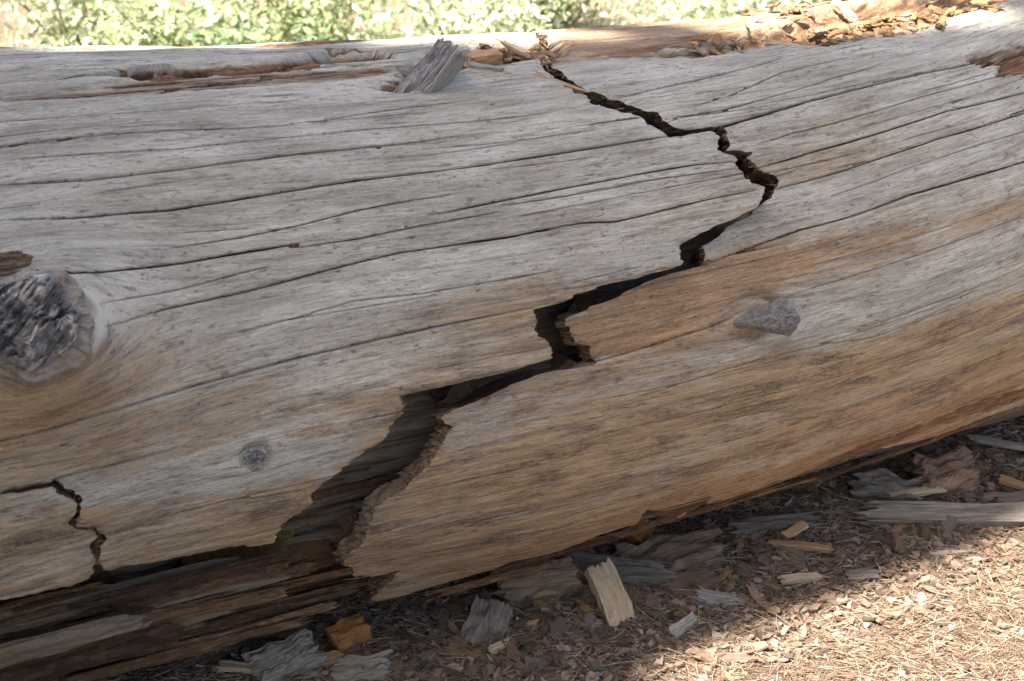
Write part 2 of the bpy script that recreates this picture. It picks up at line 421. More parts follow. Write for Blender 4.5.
KN = {k: hitm([p])[0] for k, p in dict(big=(34,336), tri=(757,318), small=(255,456), lobe=(8,272)).items()}
def knot_flow(S, V):
    """across-grain coordinate whose lines part around the knots"""
    g = V.copy()
    for k, (rs, rv, st) in dict(big=(0.16,0.115,0.6), tri=(0.10,0.035,0.55), small=(0.04,0.022,0.4)).items():
        dx = (S - KN[k][0]) / rs; dy = (V - KN[k][1]) / rv
        r2 = dx * dx + dy * dy + 0.25
        g -= st * (V - KN[k][1]) / r2 * np.exp(-r2 * 0.10)
    return g
def region(pts, soft, jag=0.006, off=0.0, S=None, V=None):
    S = S2 if S is None else S; V = V2 if V is None else V
    q = hitm(pts, off); out = np.zeros(S.shape, np.float32)
    m = (S > q[:,0].min()-soft*2) & (S < q[:,0].max()+soft*2) & (V > q[:,1].min()-soft*2) & (V < q[:,1].max()+soft*2)
    s_, v_ = S[m], V[m]
    d = sdist(s_, v_, q) + jag * fbm(s_ * 25, v_ * 90, 61, 3)
    out[m] = sstep(-soft * 0.5, soft * 0.5, d); return out

# smooth relief
G2 = knot_flow(S2, V2)
D2 = 0.011 * noise(S2 * 1.3, V2 * 2.2, 1) + 0.0045 * noise(S2 * 3.1, V2 * 9, 2) + 0.0010 * noise(S2 * 1.5, G2 * 32, 3)
D2 += 0.0006 * noise(S2 * 5, G2 * 85, 4) + 0.0005 * noise(S2 * 9, G2 * 190, 5)
rough_zone = sstep(-0.1, 0.5, noise(S2 * 2.2, V2 * 6, 8))
D2 += -0.0022 * rough_zone * np.maximum(0, noise(S2 * 22, G2 * 120, 6))
def bump_at(k, rs, rv, amp, p=1.0, ds=0, dv=0):
    q = ((S2 - KN[k][0] - ds) / rs)**2 + ((V2 - KN[k][1] - dv) / rv)**2
    return amp * np.exp(-q**p)
D2 += bump_at('big', 0.155, 0.105, 0.072, 1.0, -0.01, 0.01)
D2 += bump_at('tri', 0.16, 0.05, 0.014, 1.0, -0.03, 0.0) + bump_at('small', 0.05, 0.03, 0.003)
D2 -= bump_at('small', 0.016, 0.016, 0.010, 2.0)
qk = np.sqrt(((S2 - KN['tri'][0] + 0.005) / 0.062)**2 + ((V2 - KN['tri'][1]) / 0.040)**2)
D2 -= 0.026 * np.exp(-((qk - 0.92) / 0.20)**2) * (0.55 + 0.45 * np.clip((S2 - KN['tri'][0]) / 0.06, -1, 1))
qk = np.hypot(S2 - KN['small'][0], V2 - KN['small'][1]); D2 -= 0.010 * np.exp(-((qk - 0.019) / 0.004)**2)
D2 += 0.016 * sstep(0.55, 0.9, S2) * np.exp(-((np.degrees(V2 / RM) - 76) / 14)**2)
cm = sstep(92, 80, np.degrees(V2 / RM)); D2 += cm * (0.007 * noise(S2 * 4, V2 * 26, 23) - 0.008 * np.maximum(0, noise(S2 * 5, V2 * 70, 24)))
# rotten furrows on the crest
FUR = [
 ([(88,73),(160,65),(232,61),(290,57),(330,50),(372,48),(398,57),(340,62),(250,71),(165,76)], 0.014, 0.034, 1.0),
 ([(0,90),(90,84),(150,76),(215,74),(300,67),(370,64),(400,70),(330,78),(230,86),(130,92),(0,99)], 0.02, 0.010, 0.55),
 ([(372,82),(400,72),(420,58),(470,44),(520,40),(566,42),(562,54),(520,62),(470,66),(425,80),(400,88)], 0.030, 0.030, 0.75),
 ([(640,54),(700,44),(740,34),(800,20),(850,5),(930,-4),(1020,-14),(1020,-4),(960,12),(905,32),(860,38),(806,46),(776,40),(700,52)], 0.035, 0.040, 0.95),
 ([(968,60),(985,50),(1040,38),(1040,70),(1000,73),(1000,64)], 0.016, 0.022, 1.0),
 ([(575,56),(620,46),(700,30),(760,14),(740,30),(690,44),(620,56)], 0.03, 0.008, 0.62),
]
ROT_SHADE = (0.75 * cm * sstep(0.0, 0.5, noise(S2 * 3, V2 * 40, 25))).astype(np.float32)
for pts, soft, dep, rz in FUR:
    fi = FUR.index((pts, soft, dep, rz)); w = region(pts, soft, 0.004 if fi < 2 else 0.010); D2 -= dep * w * (0.8 + 0.5 * (noise(S2 * 1.5, V2 * 75, 21) if fi < 2 else noise(S2 * 12, V2 * 60, 21))) ; ROT_SHADE = np.maximum(ROT_SHADE, rz * w)
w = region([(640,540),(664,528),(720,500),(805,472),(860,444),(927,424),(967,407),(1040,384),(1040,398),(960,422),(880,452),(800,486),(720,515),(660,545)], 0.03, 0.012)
D2 -= 0.008 * w; ROT_SHADE = np.maximum(ROT_SHADE, 0.75 * w)  # rot band, strengthened to paint shade along the log's lower edge
# the two halves have slipped: the left rides up a little, the right is pressed in near the break
chain = hitm([(575,95),(681,138),(770,185),(712,245),(600,300),(560,365),(450,415),(400,500),(350,575)])
def dchain(S, V):
    d = np.full(S.shape, 9.0, np.float32)
    for i in range(len(chain) - 1):
        a, b = chain[i], chain[i+1]; e = b - a
        t = np.clip(((S - a[0]) * e[0] + (V - a[1]) * e[1]) / (e @ e), 0, 1)
        d = np.minimum(d, np.hypot(S - a[0] - t * e[0], V - a[1] - t * e[1]))
    return d
DC = dchain(S2, V2)
# colour zones: silver on the crest and the left, warm on the flank
vd = np.degrees(V2 / RM)
SIL = 1.0 - sstep(118, 185, vd + 14 * noise(S2 * 1.1, V2 * 3, 31)) * 0.80
SIL += 0.30 * sstep(0.1, -0.8, S2) * sstep(215, 150, vd)
ORA = 0.42 * region([(0,100),(90,74),(160,64),(232,60),(330,48),(400,46),(410,72),(330,80),(230,88),(130,94)], 0.05, 0.03)
for pts, a in [([(560,322),(680,270),(760,245),(850,235),(800,280),(740,300),(690,332),(598,370),(580,345)], 1.1),
               ([(760,260),(900,225),(960,215),(900,250),(800,290)], 0.55),
               ([(0,390),(110,375),(250,330),(240,370),(120,420),(0,450)], 0.45),
               ([(0,450),(130,420),(280,400),(240,430),(100,470),(0,480)], 0.5),
               ([(290,420),(420,380),(400,400),(330,440),(270,445)], 0.55),
               ([(400,440),(520,400),(640,380),(560,440),(440,500)], 0.42),
               ([(400,590),(640,500),(860,430),(1024,370),(1024,400),(860,470),(640,540)], 0.8),  # lower-edge stain, deepened with painted shade
               ([(540,60),(560,30),(700,16),(860,-6),(1020,-24),(1020,-6),(860,14),(760,34),(640,56),(580,62)], 0.75)]:
    ORA = np.maximum(ORA, a * region(pts, 0.06, 0.02))
for pts, a in [([(790,300),(900,265),(1024,225),(1024,290),(880,335),(800,350),(770,340)], 0.55), ([(60,490),(180,470),(300,430),(370,430),(330,470),(230,490),(110,500)], 0.5),
               ([(450,425),(600,385),(720,340),(760,350),(640,400),(470,450)], 0.30), ([(560,270),(690,230),(770,190),(1024,120),(1024,160),(780,240),(700,265),(600,295)], 0.35)]:
    SIL = SIL + a * region(pts, 0.07, 0.02)
SIL += 0.10 * sstep(-0.2, 0.3, S2) * sstep(165, 190, vd) * (1 + 1.5 * noise(S2 * 1.4, V2 * 9, 35))
SIL -= 0.75 * sstep(86, 78, vd + 5 * noise(S2 * 3, V2 * 8, 33)) * sstep(-0.35, 0.05, S2)
ORA = np.maximum(ORA, 0.55 * sstep(84, 76, vd + 5 * noise(S2 * 3, V2 * 8, 34)) * sstep(-0.35, 0.05, S2))
# flanks of the big knot are brown
kq = ((S2 - KN['big'][0]) / 0.20)**2 + ((V2 - KN['big'][1] - 0.09) / 0.075)**2
SIL -= 0.4 * np.exp(-kq); ORA = np.maximum(ORA, 0.18 * np.exp(-kq))
ktq = ((S2 - KN['tri'][0] + 0.02) / 0.10)**2 + ((V2 - KN['tri'][1]) / 0.035)**2
ORA = np.maximum(ORA, 0.45 * np.exp(-ktq))

# checks: the grid's rows are drawn onto each check and pressed in
RAW = D2.copy()
def cut_check(q_s, q_v, wid, dep, wig, seed):
    i0, i1 = np.searchsorted(GS, q_s[0]), np.searchsorted(GS, q_s[-1])
    if i1 - i0 < 4: return
    ii = np.arange(i0, i1); s = GS[ii]
    vc = np.interp(s, q_s, q_v) + wig * (noise(s * 9, s * 0 + seed, 40) + 0.5 * noise(s * 31, s * 0 + seed, 41) + 0.25 * noise(s * 90, s * 0 + seed, 42))
    t = (s - s[0]) / (s[-1] - s[0] + 1e-9)
    tp = np.clip(np.minimum(t, 1 - t) * 9, 0.12, 1) ** 0.7
    wv = wid * tp * (0.95 + 0.35 * noise(s * 14, s * 0 + seed, 43)); wv = np.maximum(wv, 0.0007); dv = dep * tp * (0.85 + 0.4 * noise(s * 20, s * 0 + seed, 44))
    j = np.clip(np.searchsorted(GVr, vc), 4, nV - 5); j -= (np.abs(GVr[j-1] - vc) < np.abs(GVr[j] - vc))
    sp = 0.0020
    big = wid > 0.0023
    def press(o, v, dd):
        V2[ii, j+o] = v; D2[ii, j+o] = np.minimum(D2[ii, j+o], RAW[ii, j+o] - dd); ROT_SHADE[ii, j+o] = np.maximum(ROT_SHADE[ii, j+o], 0.8)
    if big:
        press(-1, vc - 0.5 * wv - 0.14 * dv, 0.45 * dv); press(0, vc - 0.4 * dv, dv); press(1, vc + 0.4 * wv - 0.16 * dv, 0.55 * dv)
        for o, f in ((-2, -0.5), (2, 0.5)): V2[ii, j+o] = vc + f * wv
    else:
        press(0, vc - 0.4 * dv, dv)
        for o, f in ((-1, -0.5), (1, 0.5)): V2[ii, j+o] = vc + f * wv
FINE0, FINE1 = math.radians(76) * RM, math.radians(241) * RM
r2 = np.random.default_rng(11)
for k in range(150):                                         # hairline checks
    s0 = r2.uniform(-1.2, 1.9); L = r2.uniform(0.05, 0.30) if k > 60 else r2.uniform(0.3, 0.9); v0 = r2.uniform(FINE0 + .02, FINE1 - .02)
    q = np.array([s0, s0 + L]); 
    g = np.array([v0, v0 + r2.normal() * 0.004])
    if any(((s0 + t*L - KN[n][0]) / (0.15 if n == 'big' else 0.07))**2 + ((v0 - KN[n][1]) / (0.13 if n == 'big' else 0.05))**2 < 1.2 for n in ('big', 'tri', 'small') for t in (0, .25, .5, .75, 1)): continue
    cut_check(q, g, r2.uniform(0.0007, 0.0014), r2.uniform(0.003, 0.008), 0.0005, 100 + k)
for k, (q, wd, dp) in enumerate(CRsv):
    m = np.stack([q[:, 0], th2v(q[:, 0], q[:, 1]) * RM], -1)
    o = np.argsort(m[:, 0]); m = m[o]
    # extend off-frame ends
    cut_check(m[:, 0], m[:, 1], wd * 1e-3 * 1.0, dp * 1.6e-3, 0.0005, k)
for k in range(150):                                         # insect holes
    i = np.searchsorted(GS, r2.uniform(-1.1, 1.8)); j = np.searchsorted(GVr, r2.uniform(FINE0 + .05, FINE1 - .05))
    if D2[i, j] > RAW[i, j] - 0.001:
        D2[i, j] -= r2.uniform(0.006, 0.012)
        if r2.random() < 0.3: D2[i+1, j] -= 0.006
G2 = knot_flow(S2, V2)
print('relief', round(time.time() - T00, 1))

JAG = 0.0045 * noise(S2 * 4, V2 * 45, 70) + 0.0030 * fbm(S2 * 6, V2 * 110, 71, 2) + 0.0016 * noise(S2 * 9, V2 * 260, 74)
COLZ = np.stack([np.clip(SIL, -0.3, 1.4), ROT_SHADE, ORA, np.ones_like(ROT_SHADE)], -1)
def clip_shell(name, poly, off2, splay_fn, thick, parent, mats=None, wall_zone=0.0):
    """cut the log's outer grid to a polygon; its broken edge gets a real, ragged thickness"""
    F = sdist(S2, V2, poly)
    near = np.abs(F) < 0.03
    F = np.where(near, F + JAG * sstep(0.03, 0.004, np.abs(F)), F)
    Dp = D2 + off2
    # the lip is slightly worn down
    Dp = Dp - 0.004 * sstep(0.010, 0.0, F) * (0.6 + 0.6 * noise(S2 * 60, V2 * 60, 75))
    ins = F > 0
    idx = np.arange(nS * nV).reshape(nS, nV)
    c = [ins[:-1, :-1], ins[1:, :-1], ins[1:, 1:], ins[:-1, 1:]]
    cnt = sum(x.astype(np.int8) for x in c)
    full = cnt == 4
    a = np.stack([idx[:-1, :-1][full], idx[1:, :-1][full], idx[1:, 1:][full], idx[:-1, 1:][full]], -1)
    dl = Dp.ravel()[a]
    sw = dl[:, 1] + dl[:, 3] < dl[:, 0] + dl[:, 2] - 1e-4
    a[sw] = np.roll(a[sw], -1, 1)
    Ff = F.ravel(); Sf = S2.ravel(); Vf = V2.ravel(); Df = Dp.ravel(); Gf = G2.ravel(); Cf = COLZ.reshape(-1, 4)
    es, ev, ed, eg, ec = [], [], [], [], []; ecut = {}; faces = []; segs = []
    base = nS * nV
    def cut(p, q):
        k = (p, q) if p < q else (q, p)
        if k not in ecut:
            t = Ff[k[0]] / (Ff[k[0]] - Ff[k[1]]); w = lambda A: A[k[0]] + t * (A[k[1]] - A[k[0]])
            ecut[k] = base + len(es); es.append(w(Sf)); ev.append(w(Vf)); ed.append(min(Df[k[0]], Df[k[1]], w(Df)) if abs(Df[k[0]]-Df[k[1]]) < .004 else max(Df[k[0]], Df[k[1]])); eg.append(w(Gf)); ec.append(w(Cf))
        return ecut[k]
    for i, j in zip(*np.where((cnt > 0) & (cnt < 4))):
        q = [idx[i, j], idx[i+1, j], idx[i+1, j+1], idx[i, j+1]]
        f = []; cuts = []
        for m in range(4):
            p, r = q[m], q[(m+1) % 4]
            if Ff[p] > 0: f.append(p)
            if (Ff[p] > 0) != (Ff[r] > 0):
                x = cut(p, r); f.append(x); cuts.append((x, Ff[p] > 0))
        if len(f) >= 3: faces.append(f)
        if len(cuts) == 2:
            e0 = [x for x, o in cuts if o][0]; e1 = [x for x, o in cuts if not o][0]
            segs.append((e0, e1))
    # compact
    used = np.zeros(base + len(es), bool); used[a.ravel()] = True
    for f in faces: used[f] = True
    remap = np.cumsum(used) - 1
    AS = np.concatenate([Sf, es])[used]; AV = np.concatenate([Vf, ev])[used]; AD = np.concatenate([Df, ed])[used]; AG = np.concatenate([Gf, eg])[used]
    AC = np.concatenate([Cf, np.array(ec).reshape(-1, 4)])[used]
    V = surf(AS, AV, AD)
    # wall rings
    cv = np.array(sorted({x for s_ in segs for x in s_})); cpos = {x: n for n, x in enumerate(cv)}
    bs = np.array(es)[cv - base]; bv = np.array(ev)[cv - base]; bd = np.array(ed)[cv - base]
    e = 0.004
    gx = sdist(bs + e, bv, poly) - sdist(bs - e, bv, poly); gy = sdist(bs, bv + e, poly) - sdist(bs, bv - e, poly)
    gn = np.hypot(gx, gy) + 1e-9; gx, gy = -gx / gn, -gy / gn          # towards the gap
    dep = np.concatenate([[0.0, 0.003, 0.006, 0.010, 0.014, 0.018, 0.023, 0.028, 0.034, 0.041, 0.05, 0.062, 0.078], [thick]])
    spl = splay_fn(bs, bv)
    rings = []; uvs = []; nb = len(cv)
    arc = bs * 3.0 + bv * 3.0
    for k, t in enumerate(dep):
        # fibres run along the log: the torn face steps fibre by fibre, mostly along s
        fib = (fbm(bv * 170 + t * 40, t * 160 + bv * 20, 81, 3) + 0.8 * noise(bv * 60 + 7, t * 55, 86)) * min(1.0, k / 2)
        rg = 0.0014 * fbm(arc * 22 + 3.1, t * 120 + arc * 0, 87, 2) * min(1, k)
        o = np.where(spl > 0, spl * min(t, 0.028) - 1.1 * max(0, t - 0.028), spl * t) + rg
        rings.append(surf(bs + gx * o + fib * 0.008 * np.abs(gx) ** 0.5, bv + gy * o, bd - t)); uvs.append(np.stack([bs + t, bv + t * 0.6 + arc * 0.05], -1))
    n0 = len(V)
    ring_v = np.concatenate(rings); ring_uv = np.concatenate(uvs)
    sa = np.array([(cpos[x], cpos[y]) for x, y in segs])
    wf = []
    for k in range(len(dep) - 1):
        wf.append(np.stack([n0 + k * nb + sa[:, 1], n0 + k * nb + sa[:, 0], n0 + (k+1) * nb + sa[:, 0], n0 + (k+1) * nb + sa[:, 1]], -1))
    wf = np.concatenate(wf)
    fl = list(map(tuple, remap[a])) if False else None
    allv = np.concatenate([V, ring_v]); uv = np.concatenate([np.stack([AS, AG], -1), ring_uv])
    col = np.concatenate([AC, np.tile([[0.2, wall_zone, 0.3, 1.0]], (len(ring_v), 1))])
    quads = remap[a]
    tri = []
    for f in faces:
        f = remap[f]
        for m in range(1, len(f) - 1): tri.append((f[0], f[m], f[m+1], f[m+1]))
    # assemble with mixed polygon sizes
    tri = np.array([(x[0], x[1], x[2]) for x in tri], np.int64)
    me = bpy.data.meshes.new(name)
    nq, nt, nw = len(quads), len(tri), len(wf)
    # orientation: quads run s then v; outward is the other way round
    lv = np.concatenate([quads[:, ::-1].ravel(), tri[:, ::-1].ravel(), wf[:, ::-1].ravel()]).astype(np.int32)
    ls = np.concatenate([np.arange(nq) * 4, nq * 4 + np.arange(nt) * 3, nq * 4 + nt * 3 + np.arange(nw) * 4]).astype(np.int32)
    me.vertices.add(len(allv)); me.vertices.foreach_set('co', allv.astype(np.float32).ravel())
    me.loops.add(len(lv)); me.loops.foreach_set('vertex_index', lv)
    me.polygons.add(len(ls)); me.polygons.foreach_set('loop_start', ls)
    me.polygons.foreach_set('use_smooth', np.concatenate([np.ones(nq + nt, bool), np.zeros(nw, bool)]))
    for m in (M_LOG, mats or M_WALL): me.materials.append(m)
    me.polygons.foreach_set('material_index', np.concatenate([np.zeros(nq + nt), np.ones(nw)]).astype(np.int32))
    l = me.uv_layers.new(name='grain'); l.data.foreach_set('uv', uv.astype(np.float32)[lv].ravel())
    at = me.attributes.new('zone', 'FLOAT_COLOR', 'POINT'); at.data.foreach_set('color', col.astype(np.float32).ravel())
    me.update(calc_edges=True)
    print(name, nq, nt, nw, round(time.time() - T00, 1))
    return link(name, me, parent)

y_, R_, z_, *_r = ax(0.0)
LOG = link('fallen_log', None, None, 'huge weathered grey fallen log split by a jagged open fracture', 'log')
lipm = hitm([(452,436),(438,462),(401,498),(376,515),(370,543),(348,568)])
end_m = hitm([(572,321),(578,334),(583,343),(592,348),(598,358)])
notch = hitm([(400,398),(440,388)])
def splay_right(s, v):
    d = np.full(s.shape, 9.0)
    for i in range(len(lipm) - 1):
        a, b = lipm[i], lipm[i+1]; e = b - a; t = np.clip(((s - a[0]) * e[0] + (v - a[1]) * e[1]) / (e @ e), 0, 1)
        d = np.minimum(d, np.hypot(s - a[0] - t * e[0], v - a[1] - t * e[1]))
    d2 = np.full(s.shape, 9.0)
    for q_ in end_m: d2 = np.minimum(d2, np.hypot(s - q_[0], v - q_[1]))
    return -0.30 + 0.55 * sstep(0.05, 0.02, d) + 0.50 * sstep(0.035, 0.012, d2)
def splay_left(s, v): return -0.35 + 0.5 * sstep(0.06, 0.02, np.hypot(s - notch[0, 0], v - notch[0, 1]))
OFFL = 0.010 * sstep(0.28, 0.02, DC) + 0.012 * sstep(180, 215, vd)
OFFR = -0.016 * sstep(0.45, 0.03, DC) * sstep(110, 150, vd)
clip_shell('outer_wood', left_poly, OFFL, splay_left, 0.11, LOG)
clip_shell('outer_wood', right_poly, OFFR, splay_right, 0.13, LOG)
clip_shell('broken_corner_piece', corner_poly, OFFL - 0.004, lambda s, v: 0 * s + 0.05, 0.07, LOG, wall_zone=0.6)

# heartwood: the torn inside of the log
def core():
    gs = spaced(-2.7, -1.2, 1.4, 3.4, 0.007, 0.1); gv = spaced(VB0, math.radians(90) * RM, math.radians(250) * RM, VB1, 0.005, 0.05)
    S = np.repeat(gs[:, None], len(gv), 1); V = np.repeat(gv[None], len(gs), 0)
    d = -0.115 + 0.014 * noise(S * 2, V * 9, 51) + 0.010 * noise(S * 3, V * 26, 52) + 0.005 * noise(S * 7, V * 70, 53) + 0.003 * noise(S * 20, V * 140, 54)
    d -= 0.05 * region([(520,300),(600,290),(740,210),(790,170),(700,120),(600,100),(700,240),(600,360),(500,390),(420,400)], 0.05, 0.01, -0.09, S, V)
    d += 0.075 * sstep(math.radians(232) * RM, math.radians(246) * RM, V) * sstep(-0.25, -0.05, S)
    # terraces: broken growth layers
    d -= 0.016 * np.floor(np.clip(1.5 + 1.6 * noise(S * 1.6, V * 14, 55), 0, 3)) * sstep(-0.1, -0.4, S)
    P = surf(S, V, d); idx = np.arange(S.size).reshape(S.shape)
    q = np.stack([idx[:-1, 1:], idx[1:, 1:], idx[1:, :-1], idx[:-1, :-1]], -1).reshape(-1, 4)
    return new_mesh('heartwood', P.reshape(-1, 3), q, M_CORE, True, np.stack([S, V], -1).reshape(-1, 2))
link('heartwood', core(), LOG)

# layers of rotten wood showing under the overhang at lower left
def layer(name, pts, off, thick, mat, seed, tilt=0.0, jag=0.008):
    q = hitm(pts, off)
    s0, s1 = q[:, 0].min() - .02, q[:, 0].max() + .02; v0, v1 = q[:, 1].min() - .02, q[:, 1].max() + .02
    h = 0.0035; gs = np.arange(s0, s1, h); gv = np.arange(v0, v1, h * 0.8)
    S = np.repeat(gs[:, None], len(gv), 1); V = np.repeat(gv[None], len(gs), 0)
    F = sdist(S, V, q) + jag * (fbm(S * 14, V * 70, 90 + seed, 3) + 0.8 * noise(S * 22, V * 230, 95 + seed))
    d = off + 0.006 * noise(S * 1.1, V * 22, 91 + seed) + 0.007 * np.round(2.5 * noise(S * 0.7 + 0.15 * noise(S * 9, V * 60, 96), V * 52, 92 + seed)) / 2 + 0.003 * noise(S * 2.0, V * 150, 93 + seed)
    d = d + tilt * (V - V.mean()) - thick * sstep(0.001, -0.004, F)
    d = d - 0.004 * sstep(0.012, 0.0, F)
    ok = F > -0.010
    cell = ok[:-1, :-1] | ok[1:, :-1] | ok[1:, 1:] | ok[:-1, 1:]
    idx = np.arange(S.size).reshape(S.shape)
    qd = np.stack([idx[:-1, 1:][cell], idx[1:, 1:][cell], idx[1:, :-1][cell], idx[:-1, :-1][cell]], -1)
    u, inv = np.unique(qd, return_inverse=True)
    P = surf(S, V, d).reshape(-1, 3)[u]; uv = np.stack([S, V], -1).reshape(-1, 2)[u]
    return link(name, new_mesh(name, P, inv.reshape(qd.shape), mat, False, uv), LOG)
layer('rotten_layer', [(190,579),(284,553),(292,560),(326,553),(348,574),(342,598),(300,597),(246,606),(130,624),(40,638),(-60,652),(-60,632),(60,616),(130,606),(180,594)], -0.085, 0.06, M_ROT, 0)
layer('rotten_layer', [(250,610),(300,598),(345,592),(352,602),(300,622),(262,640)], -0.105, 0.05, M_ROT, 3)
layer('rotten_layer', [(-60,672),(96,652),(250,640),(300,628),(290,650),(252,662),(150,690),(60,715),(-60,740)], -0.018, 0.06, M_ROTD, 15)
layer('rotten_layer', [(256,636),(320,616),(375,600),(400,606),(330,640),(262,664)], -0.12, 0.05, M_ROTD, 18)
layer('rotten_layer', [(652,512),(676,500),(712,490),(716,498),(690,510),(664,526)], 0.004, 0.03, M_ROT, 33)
# torn fibres left standing on the broken edges
def fibres():
    r = np.random.default_rng(31); vs, fs, uv = [], [], []
    for poly, sg, o_ in ((Lm, 1, -0.006), (Rm_[:58], -1, -0.012)):
        for k in range(len(poly) - 1):
            a, b = poly[k], poly[k+1]; e = b - a; Ls = np.hypot(*e)
            if abs(e[1]) < 0.6 * Ls or a[1] < 0.9: continue                   # only where the break runs across the grain
            for m in range(int(Ls / 0.008)):
                q = a + e * r.random(); L = r.uniform(0.003, 0.010) * (1 if r.random() < .85 else 2); w = r.uniform(0.0006, 0.0018); d0 = o_ - r.uniform(0.0, 0.022); dd = r.normal() * 0.004; n0 = len(vs)
                for t_, ww in ((-0.5, 1.0), (0.4, .8), (1.0, .1)):
                    for x_, y_ in ((-1, 0), (0, 1), (1, 0), (0, -1)):
                        vs.append(surf(np.array(q[0] + sg * L * t_), np.array(q[1] + x_ * w * ww + dd * max(0, t_)), d0 + y_ * w * ww + dd * max(0, t_))); uv.append((q[0] + L * t_, q[1] + x_ * w))
                for g in range(2):
                    for h in range(4): fs.append((n0 + g*4 + h, n0 + g*4 + (h+1) % 4, n0 + g*4 + 4 + (h+1) % 4, n0 + g*4 + 4 + h))
    return new_mesh('torn_fibres', np.array(vs), np.array(fs), M_FIB, False, np.array(uv))
M_FIB = mat_broken('torn_fibre_wood', (0.22, 0.15, 0.095), (0.11, 0.075, 0.05), (0.27, 0.21, 0.155))
link('torn_fibres', fibres(), LOG, kind='stuff')
print('log', round(time.time() - T00, 1))

def off_at(s, vm):
    """height of the outer surface above the clean log at a metric point"""
    i = np.clip(np.searchsorted(GS, s), 0, nS - 1); j = np.clip(np.searchsorted(GVr, vm), 0, nV - 1)
    return RAW[i, j]
def frame_at(s, vm):
    p = surf(np.array(s), np.array(vm), off_at(s, vm)); th = v2th(np.array(s), vm / RM); n = N3(np.array(s), th)
    e = 0.01; t = surf(np.array(s + e), np.array(vm), 0.0) - surf(np.array(s - e), np.array(vm), 0.0); t /= np.linalg.norm(t)
    n = n - t * (n @ t); n /= np.linalg.norm(n); b = np.cross(n, t)
    return p, t, b, n                                        # t: along the grain to the right, b: up the log... n: outward

# ------------------------------------------------------------------ knots
def mat_knot():
    t = NT('knot_wood')
    oc = t.n('ShaderNodeTexCoord').outputs['Object']
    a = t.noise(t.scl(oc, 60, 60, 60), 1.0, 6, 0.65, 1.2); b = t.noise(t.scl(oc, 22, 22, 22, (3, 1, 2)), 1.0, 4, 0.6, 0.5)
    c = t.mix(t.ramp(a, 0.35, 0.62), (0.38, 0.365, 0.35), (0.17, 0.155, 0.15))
    c = t.mix(t.ramp(b, 0.56, 0.64), c, (0.62, 0.58, 0.53)); c = t.mix(t.ramp(b, 0.40, 0.32), c, (0.16, 0.085, 0.045))  # pale spots are sun flecks painted into the knot's colour
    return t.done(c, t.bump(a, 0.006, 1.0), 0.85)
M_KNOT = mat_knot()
def polar(name, s, vm, rs, rv, hfun, nr, na, mat, parent, lift=0.0, tilt=(0, 0)):
    p, t, b, n = frame_at(s, vm); p = p + n * lift
    R, A = np.meshgrid(np.linspace(0.0, 1, nr), np.linspace(0, 2 * np.pi, na, endpoint=False), indexing='ij')
    x = R * np.cos(A); y = R * np.sin(A); h = hfun(x, y, R, A)
    wob = 1 + 0.22 * noise(np.cos(A) * 1.5 + 5 + rs * 30, np.sin(A) * 1.5, 101)
    X = x * rs * wob; Y = y * rv * wob; h = h + tilt[0] * X + tilt[1] * Y
    P = p + X[..., None] * t + Y[..., None] * b + h[..., None] * n
    idx = np.arange(R.size).reshape(R.shape); nx = np.roll(idx, -1, 1)
    q = np.stack([idx[:-1], idx[1:], nx[1:], nx[:-1]], -1).reshape(-1, 4)
    o = link(name, new_mesh(name, P.reshape(-1, 3) - p, q, mat, False, np.stack([X, Y], -1).reshape(-1, 2)), parent)
    o.location = p; return o
def big_h(x, y, R, A):
    u = x * 0.8 + y * 0.6; w = -x * 0.6 + y * 0.8                       # crumpled fibres lie across the stub
    wx = 0.35 * fbm(x * 2 + 4, y * 2, 113, 2)
    rid = 1 - 2.2 * np.abs(fbm(u * 1.3 + wx, w * 4.0 + wx, 111, 4, 0.55))
    h = 0.026 + 0.015 * rid + 0.006 * fbm(u * 4, w * 13, 117, 3)
    h += 0.018 * noise(x * 1.7 + 3, y * 1.7, 119)
    h = h * sstep(1.0, 0.75, R) - 0.012 * sstep(0.55, 0.1, np.hypot(x + .15, y - .05))
    return h - 0.05 * sstep(0.86, 1.0, R)
def collar_h(x, y, R, A):
    side = 0.5 + 0.5 * np.cos(A + 0.5)                                  # fullest to the lower right
    h = 0.012 * side + 0.004 * fbm(x * 3, y * 3, 123, 3) + 0.0025 * np.sign(noise(A * 5, R * 2, 124)) * sstep(.3, .9, R)
    return h - 0.050 * sstep(0.84 + 0.07 * noise(np.cos(A) * 2, np.sin(A) * 2, 125), 1.0, R) - 0.03 * sstep(0.5, 0.3, R)
M_COLL = mat_broken('bleached_collar_wood', (0.38, 0.34, 0.29), (0.20, 0.165, 0.13), (0.29, 0.21, 0.14), 30, 60, 0.005)
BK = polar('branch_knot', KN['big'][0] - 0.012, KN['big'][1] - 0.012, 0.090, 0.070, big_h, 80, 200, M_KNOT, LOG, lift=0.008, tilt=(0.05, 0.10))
polar('knot_collar', KN['big'][0] + 0.004, KN['big'][1] - 0.006, 0.100, 0.081, collar_h, 50, 150, M_COLL, LOG, lift=0.004, tilt=(0.03, 0.05))
def lobe_h(x, y, R, A): return 0.030 * np.sqrt(np.clip(1 - R**2, 0, 1)) + 0.006 * fbm(x * 3, y * 6, 121, 3) - 0.02
polar('branch_knot', KN['lobe'][0] - 0.02, KN['lobe'][1], 0.075, 0.030, lobe_h, 24, 60, M_WALL, LOG)
def small_h(x, y, R, A): return 0.009 + 0.005 * fbm(x * 4, y * 4, 131, 4) + 0.004 * sstep(0.6, 0.85, R) - 0.02 * sstep(0.85, 1.0, R)
polar('branch_knot', KN['small'][0], KN['small'][1], 0.019, 0.018, small_h, 22, 50, M_KNOT, LOG)
